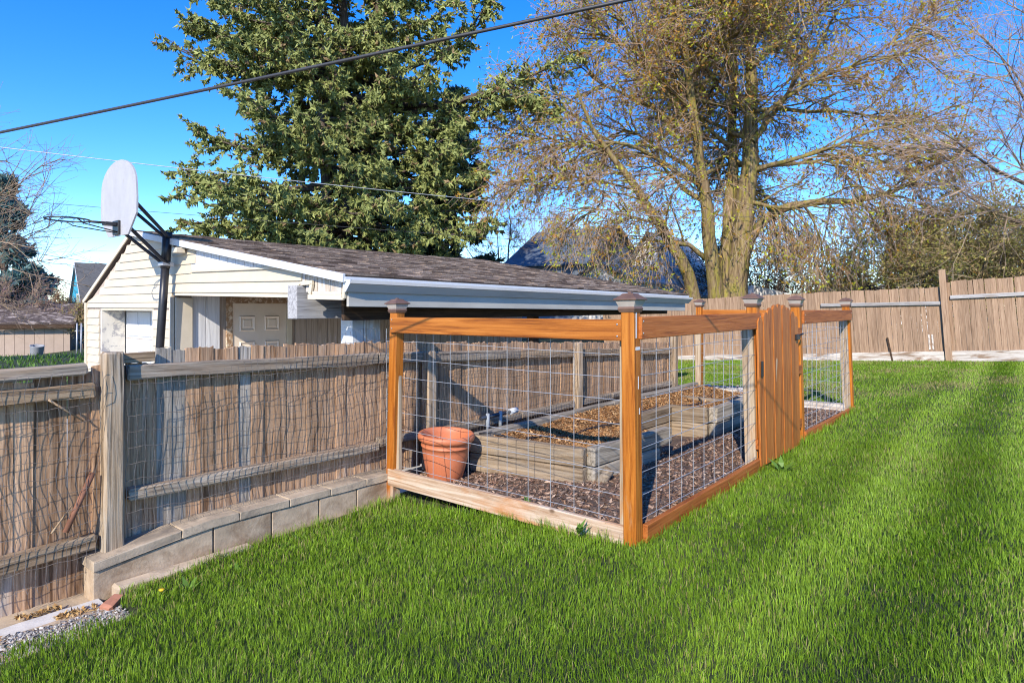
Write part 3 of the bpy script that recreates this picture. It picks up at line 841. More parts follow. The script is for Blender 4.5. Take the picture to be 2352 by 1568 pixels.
# a short round-ended stub at the front corner and a stake
tube_obj('peg', [(1.0, .88, -.02), (1.12, .84, .10)], [.045, .05], MT['timber'], bed, 10)
# the fill of the bed
bm = bmesh.new()
def bed_h(u, v): return .235 + .02 * vnoise(u, v, 3, 41) - .05 * np.exp(-((np.asarray(v) - 1.55) / .3) ** 2)
for (u0, u1, v0, v1) in ((.90, 2.28, .98, 2.12), (2.28, 3.36, 1.36, 2.12), (3.36, 4.80, .90, 2.12), (4.80, 6.05, 1.3, 2.12)):
    nu, nv = int((u1 - u0) / .12), int((v1 - v0) / .12)
    g = [[bm.verts.new((u0 + (u1 - u0) * i / nu, v0 + (v1 - v0) * j / nv, float(bed_h(u0 + (u1 - u0) * i / nu, v0 + (v1 - v0) * j / nv)))) for j in range(nv + 1)] for i in range(nu + 1)]
    for i in range(nu):
        for j in range(nv): bm.faces.new((g[i][j], g[i + 1][j], g[i + 1][j + 1], g[i][j + 1]))
obj('soil', bm_mesh(bm, smooth=True), MT['bedsoil'], bed)
u = rng.uniform(.9, 6.0, 18000); v = rng.uniform(.92, 2.12, 18000)
k = ((u < 2.26) & (v > .99)) | ((u >= 2.26) & (u < 3.36) & (v > 1.37)) | ((u >= 3.38) & (u < 4.8)) | ((u >= 4.8) & (v > 1.3))
u, v = u[k], v[k]
tag(obj('bark_chips', np_mesh(*chips(u, v, bed_h(u, v) + .008, .012, .036, BARK, .45)), MT['chips'], bed), kind='stuff')
# drip line over the chips
tt = np.linspace(0, 1, 40)
dl = [(.93 + 4.6 * t, 1.62 + .12 * math.sin(t * 14) + .08 * math.sin(t * 31), float(bed_h(.93 + 4.6 * t, 1.6)) + .03 + .015 * math.sin(t * 25)) for t in tt]
tag(tube_obj('drip_hose', dl, .008, MT['black'], sides=6), 'black drip hose winding over the bark chips in the bed', 'hose')
dl = [(.80, 2.06, .30), (.86, 1.98, .315), (.95, 1.9, .28), (1.02, 1.75, .25), (1.05, 1.5, .245)]
tag(tube_obj('drip_hose', dl, .010, MT['black'], sides=6), 'short black hose bent over the front corner of the raised bed', 'hose')

# grey valve pipes by the fence
vt = thing('valve_manifold', 'grey pipe manifold with valves beside the raised bed', 'pipes', (1.45, 2.32, .2))
tube_obj('pipe', [(1.15, 2.36, .36), (1.75, 2.37, .37)], .022, MT['glass'], vt, 10)
for uu_ in (1.25, 1.45): tube_obj('valve', [(uu_, 2.35, .22), (uu_, 2.35, .40)], .02, plain('grey_plastic', (.28, .31, .34), .5, .1), vt, 10)
tube_obj('union', [(1.62, 2.36, .37), (1.74, 2.37, .373)], .032, MT['white'], vt, 12)

# a black block beside the bed
tag(box('plastic_box', (.66, 2.10, -.08), (.98, 2.40, .14), MT['black'], None, .02), 'low black box between the terracotta pot and the raised bed', 'box')

# ------------------------------------------------------------------ terracotta pot
pot = thing('plant_pot', 'large empty terracotta plant pot with rolled rim behind the wire panel', 'pot', (.42, 2.13, -.06))
S_ = .235
prof = [(.0, .012), (.155, .0), (.165, .01), (.19, .10), (.212, .20), (.226, .28), (.232, .325), (.240, .327), (.242, .336), (.236, .342), (.236, .375), (.252, .380), (.270, .392), (.276, .415), (.272, .440), (.258, .452), (.243, .446), (.232, .43), (.226, .40), (.218, .33), (.20, .18), (.17, .05), (.0, .045)]
bm = bmesh.new(); seg = 48; rings = []
for r_, z_ in prof:
    if r_ == 0: rings.append([bm.verts.new((0, 0, z_))] * seg)
    else: rings.append([bm.verts.new((r_ * math.cos(2 * math.pi * k / seg), r_ * math.sin(2 * math.pi * k / seg), z_)) for k in range(seg)])
for a, b2 in zip(rings, rings[1:]):
    for k in range(seg):
        f = []
        for v_ in (a[k], a[(k + 1) % seg], b2[(k + 1) % seg], b2[k]):
            if v_ not in f: f.append(v_)
        bm.faces.new(f)
PM = Matrix.Translation((.42, 2.13, -.055)) @ Matrix.Rotation(.05, 4, 'X') @ Matrix.Scale(.93, 4)
obj('body', bm_mesh(bm, smooth=True), MT['terracotta'], pot, PM)
obj('soil', lathe_mesh([(.19, .10), (.185, .115), (.02, .12)], 24), MT['soil'], pot, PM)

# ------------------------------------------------------------------ garage
GU, GV = .19, 7.30                       # gable plane, side wall plane
gar = thing('garage', 'cream sided garage with low brown shingle roof and white garage door', 'garage', (4, 7, -.55))
def G2(x, y, u=GU): return onu((380 + x / 4.523) * .9408, (560 + y / 4.523) * .9408, u)   # crop pixels to the gable plane
ZF = -.60
PK = (8.71, 2.625); LE = (10.83, 1.585); RE = (3.25, 1.775)
def rake(v):
    if v > PK[0]: return PK[1] + (LE[1] - PK[1]) * (v - PK[0]) / (LE[0] - PK[0])
    return PK[1] + (RE[1] - PK[1]) * (v - PK[0]) / (RE[0] - PK[0])
# dark structural wall behind the siding
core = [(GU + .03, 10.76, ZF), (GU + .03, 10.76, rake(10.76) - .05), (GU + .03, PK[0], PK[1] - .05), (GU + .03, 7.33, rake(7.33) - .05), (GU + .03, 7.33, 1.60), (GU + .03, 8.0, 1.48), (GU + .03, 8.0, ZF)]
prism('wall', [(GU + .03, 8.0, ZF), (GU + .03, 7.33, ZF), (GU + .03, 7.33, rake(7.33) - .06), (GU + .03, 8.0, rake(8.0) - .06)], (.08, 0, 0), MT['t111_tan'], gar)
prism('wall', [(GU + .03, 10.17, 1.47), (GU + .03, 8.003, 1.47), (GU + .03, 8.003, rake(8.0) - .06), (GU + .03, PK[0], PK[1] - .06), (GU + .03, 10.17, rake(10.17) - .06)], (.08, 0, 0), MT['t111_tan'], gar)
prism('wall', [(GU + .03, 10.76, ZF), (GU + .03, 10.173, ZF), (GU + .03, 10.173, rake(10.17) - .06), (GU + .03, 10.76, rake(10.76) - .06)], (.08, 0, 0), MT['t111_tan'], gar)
# lap siding
def lap(v0, v1, z0, z1, clip=True, z0r=None, z1r=None):
    """one siding row on the gable from v0 (far) to v1 (near); the lower edge stands proud"""
    z0r = z0 if z0r is None else z0r; z1r = z1 if z1r is None else z1r
    a, b2 = Vector((GU, v0, z0)), Vector((GU, v1, z0r))
    tops = []
    if clip:
        vs_ = np.linspace(v1, v0, 9)
        tops = [(v_, min(z1r + (z1 - z1r) * (v_ - v1) / (v0 - v1), rake(v_) - .03)) for v_ in vs_]
        tops = [(v_, z_) for v_, z_ in tops if z_ > z0 + .01]
        if len(tops) < 2: return
        if len(tops) < 9:
            a.y = min(a.y, tops[-1][0] + .05); b2.y = max(b2.y, tops[0][0] - .05)
    else: tops = [(v1, z1r), (v0, z1)]
    pts = [a, b2] + [Vector((GU + .014, v_, z_)) for v_, z_ in tops]
    pts[0].x = GU - .004; pts[1].x = GU - .004
    bm_ = bmesh.new(); n_ = len(pts)
    f = [bm_.verts.new(p - pts[0]) for p in pts]; g = [bm_.verts.new(p - pts[0] + Vector((GU + .026 - p.x, 0, 0))) for p in pts]
    bm_.faces.new(f); bm_.faces.new(g[::-1])
    for k in range(n_): bm_.faces.new((f[k], g[k], g[(k + 1) % n_], f[(k + 1) % n_]))
    obj('siding_board', bm_mesh(bm_), MT['siding'], gar, Matrix.Translation(pts[0]))
PT = .127
z = ZF; k = 0
while z < 2.6:
    z1 = z + PT + .006
    if z1 < 1.50:
        lap(10.76, 10.20, z, z1, False); lap(7.98, 7.34, z, z1, False)
    else:
        va, vb = 10.76, 7.34
        if z > 1.55: va = min(va, PK[0] + (PK[1] - z) * (LE[0] - PK[0]) / (PK[1] - LE[1]))
        if z > 1.62: vb = 6.72 if z < 1.95 else 6.60
        if z1 > 1.50 and z1 < 1.62 : lap(va, vb, max(z, 1.475), z1)
        else: lap(va, vb, z, z1)
    z += PT
# three sagging rows over the porch opening, from the photograph's own lines
rowsT = [((395, 470), (1615, 428)), ((200, 590), (1612, 565)), ((200, 692), (1518, 702)), ((200, 728), (1518, 752))]
for (a, b2), (c_, d_) in zip(rowsT, rowsT[1:]):
    p = [G2(*c_), G2(*d_), G2(*b2), G2(*a)]
    for j in (0, 1): p[j].x = GU - .010
    for j in (2, 3): p[j].x = GU + .012
    bm_ = bmesh.new()
    f = [bm_.verts.new(q - p[0]) for q in p]; g = [bm_.verts.new(q - p[0] + Vector((GU + .026 - q.x, 0, 0))) for q in p]
    bm_.faces.new(f); bm_.faces.new(g[::-1])
    for q in range(4): bm_.faces.new((f[q], g[q], g[(q + 1) % 4], f[(q + 1) % 4]))
    obj('siding_board', bm_mesh(bm_), MT['siding'], gar, Matrix.Translation(p[0]))
# starter channel with its nail holes over those rows
p0, p1 = G2(395, 462), G2(1530, 412)
bar('nail_flange', p0 - Vector((.006, 0, 0)), p1 - Vector((.006, 0, 0)), .02, .03, MT['cream_trim'], gar, bev=.002)
# vertical panel strips in the triangle
xs = [385, 452, 532, 618, 702, 790, 882, 980, 1080, 1186, 1300, 1425]
for a, b2 in zip(xs, xs[1:]):
    def ty(x): return 178 + (x - 370) * .1885
    def by(x): return 470 - (x - 395) * .047
    pts = [G2(a + 4, by(a) + 10, GU + .012), G2(b2, by(b2) + 10, GU + .012), G2(b2, ty(b2), GU + .012), G2(a + 4, ty(a), GU + .012)]
    prism('panel_strip', pts, (.02, 0, 0), MT['t111'], gar)
prism('panel_backing', [(GU + .034, 7.35, 1.72), (GU + .034, 3.30, 1.66), (GU + .034, 3.30, rake(3.3) - .03), (GU + .034, 7.35, rake(7.35) - .05)], (.03, 0, 0), MT['t111_tan'], gar)
# bare plywood at the low corner
for a, b2 in zip([1622, 1662, 1792, 1938], [1656, 1786, 1930, 2105]):
    yb = 690 if a > 1650 else 575
    pts = [G2(a, yb, GU + .006), G2(b2, yb, GU + .006), G2(b2, 430 + (b2 - 1620) * .185, GU + .006), G2(a, 430 + (a - 1620) * .185, GU + .006)]
    prism('plywood_panel', pts, (.025, 0, 0), MT['ply'], gar)
for (a, b2, h_) in (((1610, 596), (1738, 585), .045), ((1742, 700), (2060, 708), .035), ((1690, 745), (2075, 752), .05)):
    q0, q1 = G2(*a, GU - .02), G2(*b2, GU - .02)
    bar('trim_channel', q0, q1, .03, h_, MT['cream_trim'], gar, bev=.003)
for (a, b2) in (((1728, 590), (1708, 715)), ((2105, 520), (2078, 760))):
    q0, q1 = G2(*b2, GU - .02), G2(*a, GU - .02)
    post('trim_channel', q0, q1, .03, .045, MT['cream_trim'], gar, bev=.003)
# rake trim boards
bar('rake_trim', (GU - .085, PK[0] - .01, PK[1] + .005), (GU - .085, RE[0] - .05, RE[1] - .002), .03, .085, MT['white'], gar, bev=.003)
bar('rake_trim', (GU - .022, PK[0] + .005, PK[1] + .02), (GU - .022, LE[0] + .06, LE[1] - .01), .02, .06, MT['cream_trim'], gar, bev=.003)
# corner trims
for v_ in (10.79, 7.315): post('corner_trim', (GU - .002, v_, ZF), (GU - .002, v_, 1.56 if v_ > 8 else 1.63), .05, .055, MT['cream_trim'], gar, bev=.003)
box('corner_return', (GU + .03, 7.255, ZF), (GU + .26, 7.292, 1.62), MT['cream_trim'], gar)
# garage door in its opening
box('jamb', (GU + .02, 10.13, ZF), (GU + .38, 10.175, 1.47), plain('peeling_jamb', (.66, .61, .52), .8, .1, 6, stains=(5, .5, .56, (.36, .34, .33))), gar)
box('jamb', (GU + .02, 7.995, ZF), (GU + .38, 8.03, 1.47), MT['cream_trim'], gar)
box('lintel', (GU + .02, 8.032, 1.43), (GU + .38, 10.128, 1.475), MT['cream_trim'], gar)
gd = box('garage_door', (GU + .40, 7.95, ZF), (GU + .44, 10.2, 1.5), MT['gdoor'], gar)
for r_ in range(4):
    for c_ in range(4):
        z0 = ZF + .06 + r_ * .51; v0 = 8.05 + c_ * .52
        box('door_panel', (GU + .385, v0, z0), (GU + .405, v0 + .45, z0 + .42), MT['gdoor'], gd, .012)
for r_ in range(1, 4): box('section_joint', (GU + .394, 8.03, ZF + r_ * .51 + .02), (GU + .401, 10.13, ZF + r_ * .51 + .03), MT['t111_tan'], gd, 0)
# side wall of upright panel boards, with the beige door
box('wall', (GU + .12, GV + .03, ZF), (8.0, GV + .12, 2.35), MT['t111_tan'], gar)
D0, D1 = onv(534, 700, GV).x, onv(657, 700, GV).x
DT = onv(600, 697, GV).z
u = GU + .27; k = 0
while u < 7.9:
    w = .205
    z1 = 2.2
    z0 = ZF if not (u + w > D0 - .09 and u < D1 + .09) else DT + .12
    box('siding_panel', (u, GV, z0), (u + w - .012, GV + .028, z1), MT['t111'] if u < D1 else MT['t111_tan'], gar, .002)
    u += w
for (lo, hi) in (((D0 - .10, DT + .004), (D1 + .10, DT + .10)), ((D0 - .10, ZF), (D0 - .005, DT)), ((D1 + .005, ZF), (D1 + .10, DT))):
    box('door_casing', (lo[0], GV - .02, lo[1]), (hi[0], GV + .01, hi[1]), MT['door_trim'] if hi[0] < D1 or lo[1] > 1 else MT['cream_trim'], gar, .003)
dr = box('door', (D0, GV - .004, ZF), (D1, GV + .035, DT), MT['door'], gar, .002)
dw = D1 - D0
for (c0, c1) in ((.12, .40), (.58, .86)):
    for (z0, z1) in ((DT - .42, DT - .19), (DT - 1.22, DT - .58), (ZF + .15, DT - 1.38)):
        a0, a1 = D0 + dw * c0, D0 + dw * c1
        bm_ = bmesh.new()
        w_ = .045
        outer = [(a0, z0), (a1, z0), (a1, z1), (a0, z1)]; inner = [(a0 + w_, z0 + w_), (a1 - w_, z0 + w_), (a1 - w_, z1 - w_), (a0 + w_, z1 - w_)]
        r1 = [bm_.verts.new((x - a0, -.0, y - z0)) for x, y in outer]
        r2 = [bm_.verts.new((x - a0, -.018, y - z0)) for x, y in [(a0 + .012, z0 + .012), (a1 - .012, z0 + .012), (a1 - .012, z1 - .012), (a0 + .012, z1 - .012)]]
        r3 = [bm_.verts.new((x - a0, -.002, y - z0)) for x, y in inner]
        r4 = [bm_.verts.new((x - a0 + (.02 if x < (a0 + a1) / 2 else -.02), -.012, y - z0 + (.02 if y < (z0 + z1) / 2 else -.02))) for x, y in inner]
        for p_, q_ in ((r1, r2), (r2, r3), (r3, r4)):
            for j in range(4): bm_.faces.new((p_[j], p_[(j + 1) % 4], q_[(j + 1) % 4], q_[j]))
        bm_.faces.new(r4); bm_.faces.new(r1[::-1])
        obj('panel', bm_mesh(bm_), MT['door'], dr, Matrix.Translation((a0, GV - .0045, z0)))
# other walls
box('wall', (GU + .12, 10.70, ZF), (8.0, 10.78, 1.5), MT['siding'], gar)
box('wall', (7.92, GV + .13, ZF), (8.0, 10.69, 1.5), MT['siding'], gar)
# porch beam, posts, added eave shade board, fascia, gutter
bu0 = GU - .09
va, vb = 4.20, 4.02
box('beam', (bu0, vb, 1.365), (7.7, va, 1.72), MT['beam'], gar, .006)
bar('eave_shade_board', (GU + .2, 3.62, 1.47), (8.0, 3.62, 1.47), .05, .24, MT['beam_dark'], gar)  # added dark board, stands in for the deep shade under the eave
pu = onv(809, 760, 4.0).x
box('porch_post', (pu, 4.0, ZF), (pu + .16, 4.22, 1.37), MT['white'], gar, .006)
box('porch_post', (pu + .17, 4.0, ZF), (pu + .40, 4.05, 1.37), MT['ply'], gar, .004)
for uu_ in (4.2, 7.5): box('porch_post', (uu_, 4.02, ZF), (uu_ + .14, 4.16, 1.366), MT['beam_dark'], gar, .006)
EV, EZ = 3.24, 1.775
def ez(u): return EZ - .011 * u
bar('fascia', (GU + .0, EV + .02, ez(0) - .185), (8.05, EV + .02, ez(8) - .185), .035, .19, MT['fascia'], gar)
# gutter, an open trough
gprof = [(.0, .0), (.0, -.105), (-.02, -.105), (-.09, -.03), (-.099, -.026), (-.099, .0), (-.107, .004), (-.107, -.030), (-.092, -.036), (-.024, -.113), (.008, -.113), (.008, .0)]
bm_ = bmesh.new()
ends = []
for uu_ in (GU - .05, 8.15): ends.append([bm_.verts.new((uu_, EV + a, ez(uu_) - .02 + b2)) for a, b2 in gprof])
n_ = len(gprof)
for k in range(n_): bm_.faces.new((ends[0][k], ends[1][k], ends[1][(k + 1) % n_], ends[0][(k + 1) % n_]))
bm_.faces.new(ends[0][::-1]); bm_.faces.new(ends[1])
obj('gutter', bm_mesh(bm_), MT['gutter'], gar)
gp_ = [(GU - .06, EV + .01, ez(0) - .02), (GU - .06, EV + .01, ez(0) - .135), (GU - .06, EV - .03, ez(0) - .135), (GU - .06, EV - .10, ez(0) - .055), (GU - .06, EV - .11, ez(0) - .015)]
prism('gutter_end', gp_, (.008, 0, 0), MT['white'], gar)
# roof
RU0, RU1 = GU - .075, 8.12
rid = (PK[0], PK[1] + .045); ev = (EV - .03, EZ + .035); le = (LE[0] + .10, LE[1] + .0)
def slope_pt(u, t, n=0.0):       # t: 0 at the eave, 1 at the ridge
    sag = -.011 * u * (1 - t) - .03 * math.sin(math.pi * min(1, max(0, u / 8))) * t
    return Vector((u, ev[0] + (rid[0] - ev[0]) * t, ev[1] + (rid[1] - ev[1]) * t + sag + n))
for nm, f_ in (('roof_deck', lambda u_, t: slope_pt(u_, t, -.012)), ('roof_deck', lambda u_, t: Vector((u_, rid[0] + (le[0] - rid[0]) * t, rid[1] + (le[1] - rid[1]) * t - .012)))):
    bm_ = bmesh.new(); gr = []
    for i in range(13):
        ra = RU0 if f_(0, 1).y > 8.6 and f_(0, 0).y < 5 else GU - .012
        u_ = ra + (RU1 - ra) * i / 12
        gr.append([(bm_.verts.new(f_(u_, t)), bm_.verts.new(f_(u_, t) - Vector((0, 0, .05)))) for t in (0, .25, .5, .75, 1)])
    for i in range(12):
        for j in range(4):
            for s_ in (0, 1): bm_.faces.new([gr[i][j][s_], gr[i + 1][j][s_], gr[i + 1][j + 1][s_], gr[i][j + 1][s_]])
    for i in range(12):
        for j in (0, 4): bm_.faces.new([gr[i][j][0], gr[i][j][1], gr[i + 1][j][1], gr[i + 1][j][0]])
    for j in range(4):
        for i in (0, 12): bm_.faces.new([gr[i][j][0], gr[i][j + 1][0], gr[i][j + 1][1], gr[i][j][1]])
    obj(nm, bm_mesh(bm_), MT['deck'], gar)
SV, SQ, SC = [], [], []
ncourse = 42
slopeN = Vector((0, -(rid[1] - ev[1]), rid[0] - ev[0])).normalized()
def shingle_quad(a, b2, c_, d_, th, col):
    k0 = len(SV)
    up = np.array(slopeN)
    for p, h_ in ((a, th), (b2, th), (c_, .002), (d_, .002)): SV.append(np.array(p) + up * h_)
    for p in (a, b2): SV.append(np.array(p) - up * .004)
    SQ.extend([[k0, k0 + 1, k0 + 2, k0 + 3], [k0 + 4, k0 + 5, k0 + 1, k0], [k0 + 4, k0, k0 + 3, k0 + 3], [k0 + 5, k0 + 2, k0 + 2, k0 + 1]])
    SC.extend([col] * 6)
pal = np.array([(.16, .115, .088), (.23, .17, .132), (.30, .23, .18), (.115, .082, .064), (.36, .28, .225)])
for c in range(ncourse):
    t0, t1 = c / ncourse, (c + 1.25) / ncourse
    u = RU0 - .02 - rnd.uniform(0, .25)
    while u < RU1 + .02:
        w = rnd.uniform(.10, .34)
        a, b2 = max(u, RU0 - .02), min(u + w - .004, RU1 + .02)
        if b2 > a:
            th = rnd.choice([.006, .011, .017]) + rnd.uniform(0, .004)
            col = pal[rnd.randrange(5)] * rnd.uniform(.8, 1.15)
            shingle_quad(slope_pt(a, t0), slope_pt(b2, t0), slope_pt(b2, min(t1, 1)), slope_pt(a, min(t1, 1)), th, col)
        u += w
SQ = np.array(SQ); tri = np.concatenate([SQ[:, [0, 1, 2]], SQ[:, [0, 2, 3]]]); tri = tri[(tri[:, 1] != tri[:, 2]) & (tri[:, 0] != tri[:, 2])]
sh = tag(obj('shingles', np_mesh(np.array(SV), tri, np.array(SC)), MT['shingle'], gar), kind='stuff')
bar('drip_edge', (RU0, ev[0] - .01, ev[1] - .045 - .011 * RU0), (RU1, ev[0] - .01, ev[1] - .045 - .011 * RU1), .012, .05, MT['white'], gar, bev=0)
# floodlight under the peak
fl = onu(417, 578, GU - .05)
box('flood_lamp', fl - Vector((.10, .07, .02)), fl + Vector((.02, .07, .05)), MT['cream_trim'], gar, .006)
box('lamp_bracket', fl + Vector((.0, -.05, .045)), fl + Vector((.06, .09, .12)), MT['black'], gar, .006)

# ------------------------------------------------------------------ basketball hoop on its pole
hp = thing('basketball_hoop', 'grey fan shaped basketball backboard with black rim on a black pole before the garage', 'hoop', (0, 7.19, -.6))
HV = 7.19
pt, pb_ = onv(385, 533, HV), onv(365, 832, HV)
pdir = (pb_ - pt) / (pt.z - pb_.z)
tube_obj('pole', [pt + pdir * (pt.z + .6), pt + pdir * 1.0, pt + pdir * .42], .052, MT['black'], hp, 16)
tube_obj('pole_sleeve', [pt + pdir * .5, pt], .060, MT['black'], hp, 16)
UB = -.525
bz = 2.9
def fan(s=1.0):
    pts = []
    for k in range(15):
        a = math.pi * k / 14
        pts.append((.60 * math.cos(a) * s, .13 + .36 * math.sin(a) * s))
    pts += [(-.62 * s, -.05), (-.61 * s, -.24 * s), (-.34 * s, -.49 * s), (.34 * s, -.49 * s), (.61 * s, -.24 * s), (.62 * s, -.05)]
    return pts
prism('backboard', [(UB, HV + a, bz + b2) for a, b2 in fan()], (.022, 0, 0), MT['backboard'], hp, origin=(UB, HV, bz))
for s_ in (-.19, .19):
    tube_obj('strut', [(UB + .02, HV + s_, bz + .07), (UB + .05, HV + s_ * .95, bz + .05), (pt.x - .03, HV + s_ * .3, 2.46), (pt.x + .02, HV + s_ * .3, 2.45)], .024, MT['black'], hp, 6, False)
    tube_obj('strut', [(UB + .02, HV + s_, bz - .34), (UB + .05, HV + s_ * .95, bz - .36), (pt.x - .06, HV + s_ * .3, 2.10), (pt.x, HV + s_ * .3, 2.08)], .024, MT['black'], hp, 6, False)
box('clamp', (pt.x - .10, HV - .075, 2.05), (pt.x + .055, HV + .075, 2.10), MT['steel'], hp)
rz = bz - .335; rr_ = .232; rc = UB - .20 - rr_ - .12
ring = [(rc + rr_ * math.cos(2 * math.pi * k / 36), HV + rr_ * math.sin(2 * math.pi * k / 36), rz) for k in range(37)]
tube_obj('rim', ring, .010, MT['black'], hp, 8)
for s_ in (-1, 1):
    tube_obj('rim_brace', [(UB - .02, HV + s_ * .05, rz - .11), (rc + rr_ * .5, HV + s_ * .20, rz - .05), (rc + rr_ * .15, HV + s_ * rr_ * .98, rz)], .008, MT['black'], hp, 6)
    tube_obj('rim_arm', [(UB, HV + s_ * .06, rz), (rc + rr_ * .97, HV + s_ * .06, rz)], .010, MT['black'], hp, 6)
box('rim_plate', (UB - .03, HV - .10, rz - .14), (UB - .002, HV + .10, rz + .04), MT['black'], hp)
box('rim_bracket', (UB - .16, HV - .07, rz - .03), (UB - .032, HV + .07, rz + .012), MT['black'], hp)
for k in range(0, 36, 3):
    a = 2 * math.pi * k / 36
    p_ = Vector((rc + rr_ * math.cos(a), HV + rr_ * math.sin(a), rz - .016))
    tube_obj('net_hook', [p_ + Vector((.012, .012, .004)), p_ + Vector((0, 0, -.01)), p_ - Vector((.012, .012, -.004))], .0035, MT['black'], hp, 5)

# ------------------------------------------------------------------ tan fence across the back of the lawn
bf = thing('tan_fence', 'tan painted board fence with grey rail across the back of the lawn', 'fence', (15.5, 3, 0))
BU = 15.5
def base_z(v): return .436 - .066 * (v + 1.43)
def top_z(v): return float(np.interp(v, [-6, -1.85, -.5, -.25, 1.75, 5.6, 9], [2.42, 2.20, 2.13, 1.98, 1.92, 1.755, 1.62]))
v = -4.6
while v < 9.6:
    w = .112
    if not -.42 < v < -.30:
        z0, z1 = base_z(v) - .01, top_z(v)
        z1 = z1 + rnd.uniform(-.012, .012)
        lean = .075 if v < 3 else .05
        me = board_mesh(w - rnd.uniform(.003, .007), z1 - z0, .018, .006, 2)
        obj('board', me, MT['bf_board'], bf, Matrix.Translation((BU, v - lean * .5, z0)) @ Matrix.Rotation(-lean + rnd.uniform(-.006, .006), 4, 'X') @ Matrix.Rotation(R(-90), 4, 'Z'))
    v += w
for (a, b2) in (((-.28), 2.55), ((-4.6), -.42)):
    za = 1.5 + (HY - (HY)) ; 
    bar('rail', (BU - .045, a, top_z(a) - .42), (BU - .045, b2, top_z(b2) - .36), .04, .088, MT['bf_rail'], bf)
for (a, b2) in ((-4.6, -.46), (-.30, 4.4), (4.41, 9.5)):
    za, zb = base_z(a) - .12, base_z(b2) - .12
    bar('skirt_board', (BU - .03, a, za), (BU - .03, b2, zb), .045, .26, MT['skirt'], bf, cuts=8, jit=.004)
post('post', (BU - .06, -.42, -.1), (BU - .06, -.25, 2.41), .11, .14, MT['bf_board'], bf)
post('post', (BU + .07, -.46, -.1), (BU + .07, -.31, 2.30), .09, .09, MT['beam_dark'], bf)
for (pa_, pb2) in (((2050, 838 - 8), (2038, 775)), ):
    a, b2 = onu(pa_[0], pa_[1], BU - .05), onu(pb2[0], pb2[1], BU - .05)
    post('splinter', a, b2, .02, .045, MT['beam_dark'], bf)
for px_ in (1900, 1912):
    pass
for px_ in (2133, 2141):
    a, b2 = onu(px_ + 3, 803, BU - .012), onu(px_, 768, BU - .012)
    post('bare_patch', a, b2, .008, .04, MT['skirt'], bf)

# stone edging bed behind the enclosure
tag(box('garden_edging', (7.30, 1.95, -.15), (7.36, 3.3, .05), MT['skirt'], None), 'low timber edging beside the river stones behind the enclosure', 'edging')
u = rng.uniform(7.38, 8.55, 900); v = rng.uniform(2.0, 3.25, 900)
tag(obj('river_stones', np_mesh(*chips(u, v, lawn_h(u, v) + .01, .025, .06, PEB + [(.5, .45, .42)], .3, True)), MT['pebbles']), 'bed of grey river stones behind the enclosure', 'stones', kind='stuff')

# ------------------------------------------------------------------ trees
def grow(P0, D0, Ln, n, wander, lift, rg):
    """paths (m,n,3): start, direction, length, wander per step, upward pull per step (array or number)"""
    m = len(P0); P = np.empty((m, n, 3)); P[:, 0] = P0; d = norm(np.asarray(D0, float))
    st = (np.asarray(Ln) / (n - 1))[:, None]
    lift = np.broadcast_to(np.asarray(lift, float), (m,))
    for k in range(1, n):
        d = d + rg.normal(0, wander, (m, 3)); d[:, 2] += lift; d = norm(d)
        P[:, k] = P[:, k - 1] + d * st
    return P
def sprout(P, per, tmin, tmax, angle, rg, jitter=.25):
    """positions and directions of children along parent paths"""
    m, n, _ = P.shape
    t = rg.uniform(tmin, tmax, (m, per)) * (n - 1)
    i = np.clip(t.astype(int), 0, n - 2); f = (t - i)[..., None]
    mi = np.arange(m)[:, None]
    A, B = P[mi, i], P[mi, i + 1]
    X = A + (B - A) * f; T = norm(B - A)
    r = norm(np.cross(T, rg.normal(size=T.shape)))
    ang = angle + rg.normal(0, jitter, (m, per))
    D = T * np.cos(ang)[..., None] + r * np.sin(ang)[..., None]
    return X.reshape(-1, 3), D.reshape(-1, 3), (t / (n - 1)).reshape(-1), np.repeat(np.arange(m), per)
def taper(r0, r1, n, m): return np.broadcast_to(np.linspace(0, 1, n)[None], (m, n)) * (np.asarray(r1) - np.asarray(r0))[:, None] + np.asarray(r0)[:, None]
def resample(pts, n):
    pts = np.asarray(pts, float)
    # smooth through the points
    s = np.concatenate([[0], np.cumsum(np.linalg.norm(np.diff(pts, axis=0), axis=1))])
    t = np.linspace(0, s[-1], n)
    out_ = np.stack([np.interp(t, s, pts[:, k]) for k in range(3)], -1)
    for _ in range(2): out_[1:-1] = (out_[:-2] + 2 * out_[1:-1] + out_[2:]) / 4
    return out_
def fine(P, rad, sides, o0, mat, name, parent):
    v, q = tubes(P, rad, sides)
    return tag(obj(name, np_mesh(v - o0, q, smooth=True), mat, parent, Matrix.Translation(Vector(o0))), kind=None if 'trunk' in name else 'stuff')

